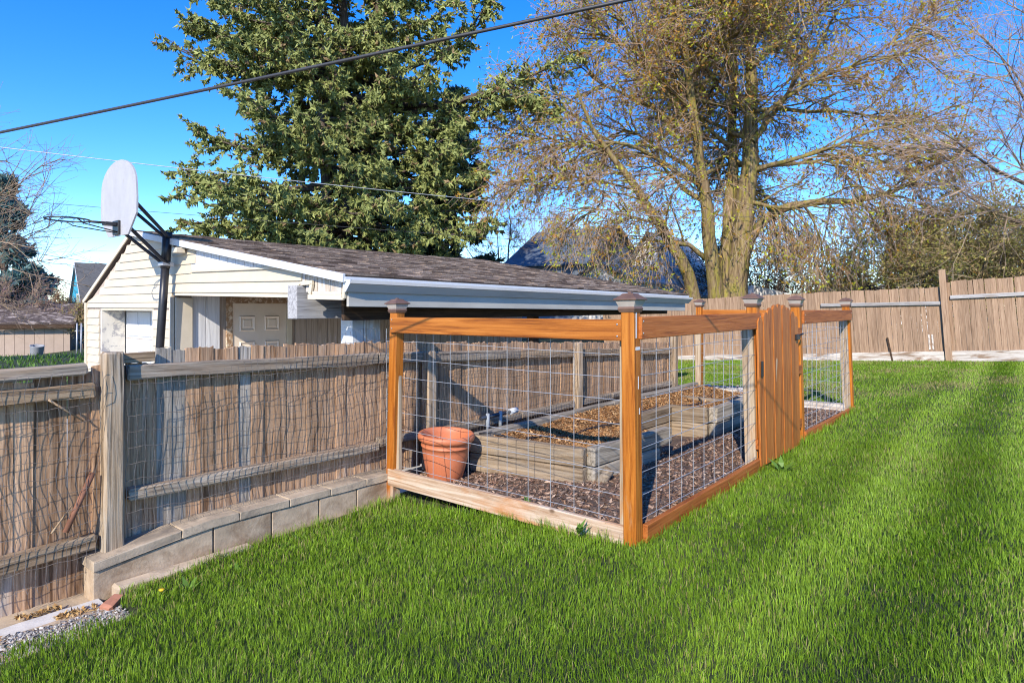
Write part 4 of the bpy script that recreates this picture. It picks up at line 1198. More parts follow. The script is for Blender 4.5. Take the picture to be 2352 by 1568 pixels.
# ---- the budding tree behind the tan fence
def zoomB(x, y): return ((1230 + .54 * x) * .9408, .54 * y * .9408)
def budding_tree():
    rg = np.random.default_rng(21)
    Y0 = 23.0
    base = at(1672, 690, Y0); base.z = -.3
    o0 = np.array(base)
    tr = thing('budding_tree', 'large spreading tree with mossy trunks and small yellow green opening leaves behind the tan fence', 'tree', base)
    limbs = [  # crop pixels, depth offset at the end, radius start, end
        ([(1045, 1400), (1050, 1250), (1062, 1100), (1095, 900), (1130, 600), (1112, 300), (1120, 0), (1140, -260)], 0.3, .46, .06),
        ([(960, 1400), (955, 1250), (930, 1100), (908, 850), (862, 600), (840, 330), (800, 50), (760, -120)], -.8, .30, .05),
        ([(1000, 1380), (1005, 1200), (1020, 1000), (1042, 700), (1030, 450), (1052, 250), (1000, 0)], 1.2, .32, .05),
        ([(1085, 1180), (1150, 985), (1300, 912), (1560, 912), (1740, 880), (1900, 800), (2060, 620)], -.9, .20, .025),
        ([(870, 1400), (858, 1300), (820, 1180), (700, 1020), (600, 850), (480, 700), (380, 560), (330, 400)], -.9, .26, .035),
        ([(925, 1180), (850, 1110), (700, 1085), (580, 1080)], -.6, .11, .02),
        ([(1125, 640), (1270, 450), (1400, 250), (1500, 60)], .8, .16, .03),
        ([(1040, 330), (980, 100), (900, -120)], -.8, .12, .03),
        ([(895, 850), (700, 720), (560, 640), (350, 650), (200, 640)], -1.0, .14, .02),
        ([(1120, 760), (1300, 745), (1480, 720), (1700, 790)], .8, .12, .02),
        ([(1130, 560), (1350, 380), (1650, 270), (1880, 230)], -.8, .13, .02),
        ([(860, 560), (720, 400), (600, 230), (520, 60)], -.8, .12, .02),
        ([(860, 600), (650, 470), (420, 380), (300, 250)], .8, .11, .02),
        ([(1130, 500), (1400, 500), (1700, 520), (1900, 560)], 1.2, .12, .02),
        ([(1115, 300), (1350, 100), (1600, -60)], .5, .11, .02),
        ([(600, 850), (400, 820), (200, 790), (90, 830)], -.6, .07, .012),
        ([(480, 700), (300, 640), (120, 620), (50, 690)], .5, .07, .012),
        ([(700, 1020), (520, 960), (380, 935)], -.8, .07, .012),
        ([(380, 560), (250, 480), (130, 470)], .6, .05, .012),
        ([(1560, 912), (1700, 960), (1820, 1030)], .5, .06, .012),
        ([(1480, 720), (1750, 690), (2010, 640)], -.5, .07, .012),
        ([(600, 230), (430, 150), (390, 60)], -.5, .06, .012),
        ([(1650, 270), (1850, 120), (1950, 20)], .5, .06, .012),
    ]
    PL_, RL = [], []
    for pts, dep, r0, r1 in limbs:
        q = [np.array(at(*zoomB(*p), Y0 + dep * i / (len(pts) - 1) * (1.6 if i else 0))) for i, p in enumerate(pts)]
        q = resample(q, 14); q[1:-1] += rg.normal(0, .03, (12, 3))
        if len(PL_) >= 6: r0 *= .72
        PL_.append(q); RL.append(np.linspace(r0, r1, 14))
    PL_ = np.array(PL_); RL = np.array(RL)
    # limbs that reach towards and away from the viewer
    stems = PL_[[0, 1, 2]]
    X, D, t, pi_ = sprout(stems, 9, .32, .96, 1.0, rg)
    fwd_ = np.array([FC, FS, 0]); side_ = np.array([FS, -FC, 0])
    sgn = np.where(rg.random(len(X)) < .55, -1, 1)
    D = norm(fwd_[None] * sgn[:, None] * rg.uniform(.5, 1, (len(X), 1)) + side_[None] * rg.uniform(-1, 1, (len(X), 1)) + np.array([0, 0, 1.0])[None] * rg.uniform(.1, .9, (len(X), 1)))
    Lq = rg.uniform(3.6, 6.2, len(X)) * (1.08 - .45 * t)
    PA = grow(X, D, Lq, 14, .10, -.012, rg); RA = taper(np.full(len(X), .10), np.full(len(X), .02), 14, len(X))
    P1 = np.concatenate([PL_, PA]); R1 = np.concatenate([RL, RA])
    fine(P1, R1, 9, o0, MT['bark'], 'trunk_and_limbs', tr)
    # second order
    X, D, t, pi_ = sprout(P1, 15, .26, .99, .95, rg)
    px_, py_, _y = project(X)
    k = (X[:, 2] > 3.0) & ~((px_ < 1500) & (py_ > 455 + (px_ - 1200) * .32))
    X, D, t, pi_ = X[k], D[k], t[k], pi_[k]
    cen = np.array(at(*zoomB(1060, 520), Y0))
    outw = norm(X - cen) * np.array([1, 1, .6]); D = norm(D + .5 * outw + np.array([0, 0, .15]))
    Lq = rg.uniform(1.3, 2.9, len(X)) * (1.1 - .3 * t)
    low = sst(6.5, 3.5, X[:, 2])
    P2 = grow(X, D, Lq, 8, .13, -.03 - .07 * low, rg)
    fine(P2, taper(np.full(len(X), .036), np.full(len(X), .012), 8, len(X)), 5, o0, MT['bark'], 'branches', tr)
    # third order
    X, D, t, pi_ = sprout(P2, 7, .2, 1.0, .75, rg)
    low = sst(7.5, 3.5, X[:, 2])
    Lq = rg.uniform(.7, 1.6, len(X))
    P3 = grow(X, D, Lq, 5, .17, -.06 - .14 * low, rg)
    fine(P3, taper(np.full(len(X), .0155), np.full(len(X), .008), 5, len(X)), 3, o0, MT['twig'], 'twigs', tr)
    # last order, drooping with turned-up ends
    X, D, t, pi_ = sprout(P3, 5, .1, 1.0, .7, rg)
    k = rg.random(len(X)) < .95
    X, D = X[k], D[k]
    low = sst(8, 3.5, X[:, 2])
    Lq = rg.uniform(.3, .85, len(X)) * (1 + .7 * low)
    P4 = grow(X, D, Lq, 3, .20, -.16 - .24 * low, rg)
    P4[:, -1, 2] += .05
    fine(P4, taper(np.full(len(X), .0078), np.full(len(X), .005), 3, len(X)), 3, o0, MT['twig_pale'], 'twigs', tr)
    print('budding tree twigs', len(P4), len(P3), len(P2))
    # opening leaves
    ends = np.concatenate([P4[:, -1], P4[:, 1], P3[:, -1]])
    sel = rg.random(len(ends)) < .62
    E_ = ends[sel]; n_ = len(E_)
    per = 3
    c0 = np.repeat(E_, per, 0) + rg.normal(0, .025, (n_ * per, 3))
    a = norm(rg.normal(size=(n_ * per, 3)) + [0, 0, -.2]); b2 = norm(np.cross(a, rg.normal(size=a.shape)))
    s_ = rg.uniform(.035, .08, (n_ * per, 1))
    Vv = np.stack([c0 - b2 * s_ * .3, c0 + a * s_ * .7 + b2 * s_ * .7, c0 + a * s_ * 1.9], 1)
    Q_ = np.arange(n_ * per * 3).reshape(-1, 3)
    mixk = rg.random((n_, 1))
    c = np.where(mixk < .45, np.array([.50, .50, .05]), np.where(mixk < .75, np.array([.52, .31, .04]), np.array([.42, .20, .05])))
    c = np.repeat(c * rg.uniform(.7, 1.2, (n_, 1)), per * 3, 0)
    tag(obj('opening_leaves', np_mesh(Vv.reshape(-1, 3) - o0, Q_, c), MT['leafbud'], tr, Matrix.Translation(Vector(o0))), kind='stuff')
budding_tree()

# ---- conifers
def tufts(X, D, size, cols, rg, fingers=3, droop=.25, spread=.8, fat=.22):
    """a cluster of needle-covered shoots at each point: narrow three-sided cones along D"""
    m = len(X)
    D = norm(D)
    t = rg.uniform(0, 1, (m, fingers, 1))
    size = np.broadcast_to(np.asarray(size, float), (m,))[:, None, None]
    root = X[:, None] + D[:, None] * t * size * .55
    r = norm(np.cross(D[:, None].repeat(fingers, 1), rg.normal(size=(m, fingers, 3))))
    dirn = norm(D[:, None] * rg.uniform(.3, 1.0, (m, fingers, 1)) + r * spread + np.array([0, 0, -droop]))
    ln = size * rg.uniform(.55, 1.0, (m, fingers, 1))
    A = norm(np.cross(dirn, rg.normal(size=dirn.shape))); B = np.cross(dirn, A)
    w = size * fat * rg.uniform(.7, 1.3, (m, fingers, 1))
    ring = [root + (A * math.cos(k * 2.0944) + B * math.sin(k * 2.0944)) * w for k in range(3)]
    Vv = np.stack(ring + [root + dirn * ln], 2)
    i = np.arange(m * fingers)[:, None] * 4
    T_ = np.concatenate([i + [0, 1, 3], i + [1, 2, 3], i + [2, 0, 3]], 1).reshape(-1, 3)
    c = np.repeat(cols, fingers * 4, 0).reshape(m, fingers, 4, 3) * rg.uniform(.7, 1.3, (m, fingers, 1, 1))
    c[:, :, :3] *= .95; c[:, :, 3] *= 1.08
    return Vv.reshape(-1, 3), T_, c.reshape(-1, 3)
def conifer(name, label, base, height, radius, zlow, nl, nsec, ntuft, cols, seed, tsize=.26, stems=((0, 0),), shape=1.0, explicit=(), droop=.45, group=None, upturn=.05, secs=1.0, trunk_r=.38, thin=None):
    rg = np.random.default_rng(seed)
    base = np.array(base, float)
    tr = thing(name, label, 'tree', base, group)
    tp = []
    for (dx, dy) in stems:
        q = np.stack([np.linspace(base[0] + dx * .3, base[0] + dx, 12), np.linspace(base[1] + dy * .3, base[1] + dy, 12), np.linspace(base[2], base[2] + height * (1 if dx == 0 else .85), 12)], -1)
        q[1:-1, :2] += rg.normal(0, .06, (10, 2)); tp.append(q)
    tp = np.array(tp)
    fine(tp, np.linspace(trunk_r, .03, 12)[None] * np.ones((len(tp), 1)), 9, base, MT['bark_dark'], 'trunk', tr)
    # limbs
    h = zlow + (height - zlow) * rg.random(nl) ** 1.15
    ti = rg.integers(0, len(stems), nl)
    f = np.clip(h / (height * np.where(ti == 0, 1, .85)), 0, .98)
    X = np.stack([np.interp(f, np.linspace(0, 1, 12), tp[0][:, k]) * 0 for k in range(3)], -1)
    for j in range(nl):
        q = tp[ti[j]]; X[j] = [np.interp(f[j] * 11, np.arange(12), q[:, k]) for k in range(3)]
    az = rg.uniform(0, 6.283, nl)
    env = radius * np.clip((1 - (h / height) ** (1.6 * shape)) , .04, 1) * rg.uniform(.68, 1.12, nl)
    D = np.stack([np.cos(az), np.sin(az), rg.uniform(-.15, .25, nl)], -1)
    n = 10
    P = np.empty((nl, n, 3)); P[:, 0] = X; d = norm(D); st = (env / (n - 1))[:, None]
    for k in range(1, n):
        d = d + rg.normal(0, .06, (nl, 3)); d[:, 2] += (-.06 if k < 5 else upturn * 2.2); d = norm(d); P[:, k] = P[:, k - 1] + d * st
    if len(explicit):
        explicit = [[np.array(q) + rg.normal(0, .16, 3) * (k > 0) for q in e] for e in explicit for k in range(3)]
        P = np.concatenate([P, np.array([resample(e, n) for e in explicit])]); nl = len(P)
        env = np.concatenate([env, [np.linalg.norm(np.array(e[-1]) - np.array(e[0])) for e in explicit]])
    fine(P, taper(.022 + .012 * env, np.full(nl, .012), n, nl), 5, base, MT['bark_dark'], 'limbs', tr)
    # side sprays
    X, D, t, pi_ = sprout(P, nsec, .22, 1.0, .9, rg, .3)
    D[:, 2] = D[:, 2] * .45 - .05
    Lq = (1.05 - .7 * t) * env[pi_] * .30 * rg.uniform(.5, 1.15, len(X)) * secs + .15
    P2 = grow(X, D, Lq, 3, .10, -.06, rg)
    fine(P2, taper(np.full(len(X), .016), np.full(len(X), .007), 3, len(X)), 3, base, MT['bark_dark'], 'sprays', tr)
    # tufts
    X, D, t, pi2 = sprout(P2, ntuft, .12, 1.0, .75, rg, .35)
    D[:, 2] -= droop * rg.random(len(X))
    ends = P2[:, -1]; De = norm(P2[:, -1] - P2[:, -2])
    Xl, Dl, tl, pl_ = sprout(P, nsec * 2, .25, 1.0, .8, rg, .3)
    X = np.concatenate([X, ends, Xl]); D = np.concatenate([D, De, Dl])
    # skip what is far inside the crown
    cols = np.array(cols)
    lim = rg.random((len(X), 1))
    shade = .5 + .25 * vnoise(X[:, 0], X[:, 2], 1.3, seed + 1)[:, None] + .25 * rg.normal(size=(len(X), 1))
    kk = np.clip(shade, 0, 1)
    c = cols[0] * (1 - kk) + cols[1] * kk
    c = np.where(lim < .06, cols[2], c)
    # fewer shoots where nobody looks: the far side and above the frame
    px_, py_, Y_ = project(X); yb = project(base)[2]
    keep = rg.random(len(X)) < np.where(py_ < -120, .25, 1.0) * np.where(Y_ > yb + .25 * radius, .45, 1.0)
    X, D, c = X[keep], D[keep], c[keep]
    V_, T_, C_ = tufts(X, D, tsize * rg.uniform(.7, 1.25, len(X)), c, rg, 3, .2)
    print(name, 'tufts', len(X), 'tris', len(T_))
    tag(obj('foliage', np_mesh(V_ - base, T_, C_), MT['needles'], tr, Matrix.Translation(Vector(base))), kind='stuff')
    return tr
SPY = 24.0
sb = at(792, 600, SPY); sb.z = -.7
def sx(px, py, dy=0): return np.array(at(px, py, SPY + dy))
trunk = lambda py: np.array(at(800, py, SPY))
expl = [
    [trunk(235), sx(1000, 262, -1), sx(1120, 215, -1.5), sx(1215, 185, -1.6), sx(1262, 165, -1.6), sx(1298, 125, -1.6)],
    [sx(1080, 235, -1.2), sx(1150, 222, -1.5), sx(1205, 225, -1.6), sx(1255, 250, -1.7)],
    [sx(900, 170, -.6), sx(1040, 120), sx(1090, 60), sx(1120, 0)],
    [trunk(190), sx(620, 175, -.8), sx(520, 150, -1), sx(470, 130, -1), sx(415, 130, -1), sx(378, 85, -1)],
    [sx(700, 130), sx(560, 100), sx(490, 90), sx(448, 50, -.5)],
    [sx(700, 60), sx(600, 60), sx(540, 30), sx(505, 0)],
    [trunk(430), sx(620, 440, -1), sx(500, 425, -1.2), sx(440, 410, -1.2), sx(402, 375, -1.2)],
    [trunk(350), sx(600, 340, -1), sx(500, 330, -1), sx(452, 295, -1)],
    [trunk(500), sx(640, 520, -1), sx(520, 530, -1), sx(440, 505, -1)],
    [trunk(410), sx(950, 420, -1), sx(1060, 420, -1), sx(1105, 390, -1)],
    [trunk(300), sx(950, 300, -1), sx(1080, 270, -1), sx(1125, 240, -1)],
    [trunk(520), sx(960, 540, -1.5), sx(1080, 540, -1), sx(1110, 510, -1)],
]
conifer('spruce_tree', 'broad tall green spruce with ragged upturned branches rising behind the garage roof', sb, 22.0, 4.9, 1.7, 390, 13, 14,
        [(.16, .19, .055), (.33, .355, .11), (.26, .18, .09)], 5, .21, ((0, 0), (1.3, -.9), (-1.1, .6)), 1.7, expl)
db = at(1045, 600, 31); db.z = -.7
conifer('fir_tree', 'darker blue green conifer standing just right of the tall spruce', db, 13.0, 2.9, 1.5, 80, 10, 8, [(.035, .06, .035), (.07, .11, .06), (.10, .10, .04)], 9, .36, droop=.1)
bb = at(10, 700, 40); bb.z = -1.6
conifer('blue_spruce', 'blue green cone shaped spruce standing behind the tan shed', bb, 11.4, 4.4, .3, 120, 9, 7, [(.045, .11, .11), (.12, .21, .19), (.12, .11, .06)], 10, .5, shape=.55, droop=.1, upturn=.02)

# ---- bare trees
def bare_tree(name, label, base, height, spread, seed, dirs, mats=('bark_dark', 'twig_pale'), per=(12, 8, 6), r0=.22, lens=(.34, .17, .085), leaf=None, lift=.0, group=None, cat='tree', rtwig=.006):
    """dirs: main limb directions (u, v, z) from the fork"""
    rg = np.random.default_rng(seed); base = np.array(base, float)
    tr = thing(name, label, cat, base, group)
    fork = base + np.array([0, 0, height * .22])
    m = len(dirs)
    D = norm(np.array(dirs, float)); Lm = np.array([np.linalg.norm(d) for d in dirs]) * height * .78
    P1 = grow(np.repeat(fork[None], m, 0) + rg.normal(0, .04, (m, 3)), D, Lm, 11, .08, .015 + lift, rg)
    T0 = np.stack([base, base * .5 + fork * .5, fork])[None]
    v1, q1 = tubes(T0, np.array([[r0 * 1.25, r0 * 1.05, r0]]), 8); v2, q2 = tubes(P1, taper(np.full(m, r0 * .62), np.full(m, r0 * .08), 11, m), 6)
    V_, Q_ = merge([(v1, q1), (v2, q2)])
    obj('trunk', np_mesh(V_ - base, Q_, smooth=True), MT[mats[0]], tr, Matrix.Translation(Vector(base)))
    X, D, t, _ = sprout(P1, per[0], .2, 1, .8, rg); P2 = grow(X, D, height * lens[0] * rg.uniform(.5, 1.1, len(X)) * (1.15 - .6 * t), 8, .12, .02 + lift, rg)
    X, D, t, _ = sprout(P2, per[1], .2, 1, .7, rg); P3 = grow(X, D, height * lens[1] * rg.uniform(.5, 1.1, len(X)) * (1.1 - .4 * t), 5, .15, .025 + lift, rg)
    X, D, t, _ = sprout(P3, per[2], .15, 1, .65, rg); P4 = grow(X, D, height * lens[2] * rg.uniform(.5, 1.2, len(X)), 3, .18, .03 + lift, rg)
    k = r0 / .22
    V_, Q_ = merge([tubes(P2, taper(np.full(len(P2), .03 * k), np.full(len(P2), .009), 8, len(P2)), 4),
                    tubes(P3, taper(np.full(len(P3), .013), np.full(len(P3), rtwig), 5, len(P3)), 3),
                    tubes(P4, taper(np.full(len(P4), rtwig * 1.1), np.full(len(P4), rtwig * .7), 3, len(P4)), 3)])
    tag(obj('branches', np_mesh(V_ - base, Q_, smooth=True), MT[mats[1]], tr, Matrix.Translation(Vector(base))), kind='stuff')
    if leaf:
        E_ = np.concatenate([P4[:, -1], P4[:, 1], P3[:, -1]]); E_ = E_[rg.random(len(E_)) < leaf[0]]
        n_ = len(E_); per_ = leaf[3] if len(leaf) > 3 else 4
        c0 = np.repeat(E_, per_, 0) + rg.normal(0, leaf[1] * 1.2, (n_ * per_, 3))
        a = norm(rg.normal(size=(n_ * per_, 3))); b2 = norm(np.cross(a, rg.normal(size=a.shape))); s_ = leaf[1] * rg.uniform(.5, 1.2, (n_ * per_, 1))
        Vv = np.stack([c0, c0 + a * s_ + b2 * s_ * .45, c0 + a * s_ * 2, c0 + a * s_ - b2 * s_ * .45], 1)
        cc = np.array(leaf[2]); c = cc[rg.integers(0, len(cc), n_)] * rg.uniform(.7, 1.25, (n_, 1))
        tag(obj('leaves', np_mesh(Vv.reshape(-1, 3) - base, np.arange(n_ * per_ * 4).reshape(-1, 4), np.repeat(c, per_ * 4, 0)), MT['shrubleaf'], tr, Matrix.Translation(Vector(base))), kind='stuff')
    return tr
def cam_dir(x, y, z): # right, away, up
    return (x * FS + y * FC, -x * FC + y * FS, z)
CD = cam_dir
b0 = at(2620, 700, 19); b0.z = -.1
bare_tree('bare_tree', 'fine branched bare tree reaching in over the tan fence beside the thicket', b0, 13, 5, 61,
          [CD(-.45, .1, .6), CD(-.55, -.2, .35), CD(-.25, .3, .9), CD(.2, 0, 1), CD(-.5, .3, .25), CD(.5, .1, .6), CD(-.3, -.3, .75), CD(-.62, .0, .5)], per=(9, 7, 5), lift=-.02, rtwig=.0052, r0=.17)
b0 = at(-330, 700, 17); b0.z = -.8
bare_tree('bare_tree', 'bare tree with budding twigs overhanging the blue green spruce and tan shed', b0, 9.5, 4, 62,
          [CD(.55, .1, .55), CD(.40, -.1, .75), CD(.50, .3, .35), CD(.15, .1, 1), CD(-.4, 0, .8), CD(.62, 0, .42), CD(.42, .2, .22)], per=(8, 7, 4), leaf=(.10, .02, [(.30, .20, .06), (.28, .24, .05)], 3), rtwig=.0042, r0=.10)
b0 = at(1165, 640, 44); b0.z = -.6
bare_tree('bare_tree', 'pale leafless tree standing left of the dark blue roof', b0, 9.2, 4, 63, [CD(-.2, 0, .9), CD(.3, .1, .9), CD(.05, -.2, 1), CD(-.45, .1, .7), CD(.5, 0, .7)], r0=.16, rtwig=.009, per=(9, 7, 5))
b0 = at(1245, 640, 50); b0.z = -.6
bare_tree('bare_tree', 'slender leafless tree with greenish buds behind the dark blue roof', b0, 8.8, 4, 64, [CD(-.2, 0, .9), CD(.3, .1, .9), CD(.05, -.2, 1), CD(.5, 0, .6)], r0=.13, rtwig=.009, leaf=(.12, .05, [(.25, .26, .06)], 3), per=(10, 8, 5))
b0 = at(520, 600, 38); b0.z = -.6
bare_tree('bare_tree', 'small leafless tree showing under the spruce above the garage ridge', b0, 5.2, 3, 68, [CD(-.3, 0, .9), CD(.3, .1, .9), CD(.0, -.2, 1)], r0=.10, rtwig=.008, per=(9, 7, 5))
# shrubs behind the tan fence: olive thicket and dark twiggy bushes
OL = [(.42, .37, .10), (.33, .32, .08), (.48, .37, .16), (.24, .23, .07)]
BRN = [(.20, .14, .08), (.16, .11, .07), (.22, .17, .07)]
sd = 80
for px, py_top, Y_, lab, cols in (
        (2092, 488, 23.5, 'olive green thicket shrub rising beside the grey shed roof', OL),
        (2165, 470, 23.0, 'tall olive brown thicket shrub just left of the tall fence post', OL),
        (2235, 482, 21.5, 'arching olive thicket shrub behind the tall fence post', OL),
        (2305, 452, 22.5, 'pointed olive green shrub right of the tall fence post', OL),
        (2380, 468, 20.5, 'sprawling straw and olive shrub leaning over the tan fence', OL),
        (2460, 480, 21.5, 'olive shrub at the far end of the tan fence', OL)):
    b0 = at(px, 700, Y_); b0.z = -.2
    hh = ((HY - py_top) / F * Y_ + 1.7) * .88
    bare_tree('thicket_shrub', lab, b0, hh * 1.02, 3, sd, [CD(-.5, 0, .8), CD(.5, .1, .8), CD(-.2, .3, .95), CD(.2, -.3, .95), CD(.7, -.2, .45), CD(-.7, .2, .45), CD(0, -.5, .7), CD(.0, .1, 1.0)],
              ('bark_dark', 'straw_twig'), (7, 6, 4), .09, (.42, .24, .13), (.85, .06, cols, 4), -.03, 'thicket behind the tan fence', 'shrub', .007)
    sd += 1
for px, py_top, Y_, lab in ((1768, 560, 33, 'dark twiggy bush right of the mossy trunks'), (1845, 585, 34, 'dark leafless bush behind the white siding'), (1905, 560, 36, 'brown leafless bush behind the grey shed'),
                            (1690, 575, 37, 'dusky bush behind the mossy trunks')):
    b0 = at(px, 700, Y_); b0.z = -.4
    hh = (HY - py_top) / F * Y_ + 1.9
    bare_tree('twiggy_bush', lab, b0, hh, 3, sd, [CD(-.6, 0, .7), CD(.6, .1, .7), CD(-.2, .3, .95), CD(.2, -.3, .95), CD(.8, -.2, .35), CD(-.8, .2, .35), CD(0, .1, 1)],
              ('bark_dark', 'bark_dark'), (6, 5, 4), .10, (.42, .26, .15), (.5, .07, BRN, 3), -.02, 'dusky bushes beyond the fence', 'bush', .013)
    sd += 1
b0 = at(122, 700, 50); b0.z = -1
bare_tree('twiggy_bush', 'reddish brown leafless bush left of the blue house', b0, 3.5, 3, 95, [CD(-.6, 0, .7), CD(.6, .1, .7), CD(-.2, .3, .95), CD(.2, -.3, .95), CD(.8, -.2, .35)], ('bark_dark', 'twig'), (6, 6, 4), .10, (.42, .26, .15), (.4, .09, [(.24, .13, .06), (.2, .12, .06)], 3), 0, None, 'bush', .014)
b0 = at(190, 760, 34); b0.z = -1
bare_tree('twiggy_bush', 'greenish bush by the chain link fence beside the garage', b0, 2.2, 3, 96, [CD(-.6, 0, .7), CD(.5, .1, .7), CD(-.2, .3, .95), CD(.2, -.3, .95)], ('bark_dark', 'twig'), (7, 6, 4), .07, (.42, .26, .15), (.5, .05, OL, 3), 0, None, 'bush', .010)
b0 = at(30, 700, 33.5); b0.z = -1
bare_tree('twiggy_bush', 'pinkish flowering leafless bush over the tan shed roof', b0, 3.3, 3, 97, [CD(-.8, .3, .6), CD(.8, .3, .6), CD(-.2, .3, .95), CD(.3, .3, .95)], ('bark_dark', 'twig_pale'), (8, 7, 5), .07, (.4, .26, .15), (.35, .04, [(.36, .20, .22), (.3, .16, .18)], 3), 0, None, 'bush', .009)

# ------------------------------------------------------------------ buildings beyond
def gable_house(name, label, loc, L_, W_, H_, rise, wallm, roofm, over=.25, axis='u', cat='house', trimm=None):
    """gabled block: ridge along axis; loc is the near corner on the ground (least u, least v)"""
    u0, v0, z0 = loc
    t = thing(name, label, cat, (u0, v0, z0))
    def P_(l, w, z): return Vector((u0 + l, v0 + w, z0 + z)) if axis == 'u' else Vector((u0 + w, v0 + l, z0 + z))
    off = P_(L_, 0, 0) - P_(0, 0, 0)
    prism('wall', [P_(0, 0, 0), P_(0, W_, 0), P_(0, W_, H_), P_(0, W_ / 2, H_ + rise), P_(0, 0, H_)], off, wallm, t)
    sl_ = rise / (W_ / 2)
    for s_, nm in ((0, 'roof'), (1, 'roof')):
        w0 = -over if s_ == 0 else W_ + over
        a = P_(-over, w0, H_ - over * sl_ + .02); b2 = P_(-over, W_ / 2, H_ + rise + .02)
        c_ = a + Vector((0, 0, .10)); d_ = b2 + Vector((0, 0, .10))
        prism('roof', [a, b2, d_, c_], (P_(L_ + over, 0, 0) - P_(-over, 0, 0)), roofm, t)
        if trimm:
            e = P_(-over - .03, w0, H_ - over * sl_ + .0) ; f_ = P_(-over - .03, W_ / 2, H_ + rise)
            g = Vector((0, 0, .17))
            prism('rake_trim', [e, f_, f_ + g, e + g], (P_(-over - .004, 0, 0) - P_(-over - .03, 0, 0)), trimm, t)
    return t, P_
def house_window(t, c, wdir, w, h, out_, framem, lit=MT['glass']):
    """a framed window centred at c, w along wdir, facing out_"""
    c, wd, o_ = Vector(c), Vector(wdir).normalized(), Vector(out_).normalized()
    z = Vector((0, 0, 1))
    fr = prism('window', [c - wd * (w / 2 + .09) - z * (h / 2 + .09), c + wd * (w / 2 + .09) - z * (h / 2 + .09), c + wd * (w / 2 + .09) + z * (h / 2 + .09), c - wd * (w / 2 + .09) + z * (h / 2 + .09)], o_ * .05, framem, t)
    for s_ in (-1, 1):
        cc = c + z * s_ * h / 4 + o_ * .053
        prism('pane', [cc - wd * w / 2 - z * (h / 4 - .03), cc + wd * w / 2 - z * (h / 4 - .03), cc + wd * w / 2 + z * (h / 4 - .03), cc - wd * w / 2 + z * (h / 4 - .03)], o_ * .01, lit, fr)
roof_blue = plain('blue_grey_shingle', (.085, .11, .145), .9, .3, 3, bstr=.5, stretch=(1, 1, 8), stains=(1.0, .55, .75, (.16, .18, .21)))
roof_grey = plain('grey_shingle', (.14, .135, .13), .9, .35, 4, bstr=.5, stretch=(1, 1, 8))
roof_pale = plain('pale_shingle', (.42, .40, .39), .9, .2, 4, bstr=.4)
roof_brown = plain('brown_metal_roof', (.075, .055, .05), .7, .15, 4, bstr=.2)
whitew = plain('white_siding', (.72, .70, .68), .7, .04, 3, stretch=(1, 1, 14), bstr=.3)
bluew = plain('bright_blue_siding', (.05, .36, .52), .7, .06, 3, stretch=(1, 1, 14), bstr=.3)
greyw = plain('blue_grey_metal', (.30, .33, .37), .6, .06, 3)
tanw = plain('tan_panel', (.42, .32, .25), .8, .08, 3)

# white house with steep front gable
hY = 37.5
g0 = at(1492, 600, hY)
t, P_ = gable_house('white_house', 'white gabled house with red trimmed window behind the budding tree', (g0.x, g0.y - 2.3, -.4), 5, 4.6, 2.9, 3.3, whitew, roof_pale, .35, 'u', 'house', roof_grey)
house_window(t, P_(0, 2.3, 3.5), (0, 1, 0), .8, 1.3, (-1, 0, 0), plain('red_trim', (.28, .04, .05), .6, .1))
house_window(t, P_(0, 1.2, 1.2), (0, 1, 0), .8, 1.2, (-1, 0, 0), MT['white'])
house_window(t, P_(0, 3.5, 1.2), (0, 1, 0), .8, 1.2, (-1, 0, 0), MT['white'])
for k in range(15): box('siding_board', P_(-.03, .05, .15 + k * .19), P_(-.005, 4.55, .15 + k * .19 + .17), whitew, t, .004)
# the long house behind it, its roof slope turned to the viewer
a0 = at(1152, 606, 42.0)
t, P_ = gable_house('blue_roofed_house', 'long house with blue grey shingle roof and a low dormer of small windows', (a0.x + .5, a0.y - 6.2, -.4), 5.8, 7.0, 4.75, 2.3, plain('slate_blue_siding', (.13, .16, .21), .7, .1, 3, stretch=(1, 1, 12)), roof_blue, .5, 'v')
dm = at(1262, 596, 42.6)
zb = dm.z
box('dormer', (dm.x - .05, dm.y - 1.25, zb - .5), (dm.x + 2.6, dm.y + 1.25, zb + .42), plain('dark_slate_siding', (.06, .08, .11), .7, .1), t)
prism('dormer_roof', [(dm.x - .5, dm.y - 1.6, zb + .42), (dm.x - .5, dm.y + 1.6, zb + .42), (dm.x + 2.9, dm.y + 1.6, zb + 1.35), (dm.x + 2.9, dm.y - 1.6, zb + 1.35)], (0, 0, .13), roof_blue, t)
for k in range(3): house_window(t, (dm.x - .05, dm.y - .78 + k * .78, zb + .02), (0, 1, 0), .42, .5, (-1, 0, 0), MT['white'])
a0 = at(1375, 650, 33.0)
t, P_ = gable_house('white_outbuilding', 'small white gabled outbuilding with pale shingles beyond the garage roof', (a0.x, a0.y - 1.9, -.5), 5.0, 3.6, 3.25, .95, whitew, roof_pale, .2, 'u', 'shed', roof_grey)
for k in range(10): box('siding_panel', P_(-.025, .02 + k * .356, .05), P_(-.004, .365 + k * .356, 3.2), whitew, t, .004)
a0 = at(1935, 640, 27.0)
t, P_ = gable_house('metal_shed', 'blue grey metal shed with brown ribbed roof behind the tan fence', (a0.x, a0.y - 1.55, -.3), 3.2, 3.1, 2.15, .78, greyw, roof_brown, .12, 'u', 'shed', roof_brown)
for k in range(9):
    for s_ in (0, 1):
        w0 = -.1 if s_ == 0 else 3.2
        q0, q1 = P_(.05 + k * .38, w0, 2.24), P_(.05 + k * .38, 1.55, 3.06)
        bar('roof_rib', q0, q1, .03, .03, roof_brown, t, up=(0, 0, 1), bev=0)
a0 = at(1732, 670, 29)
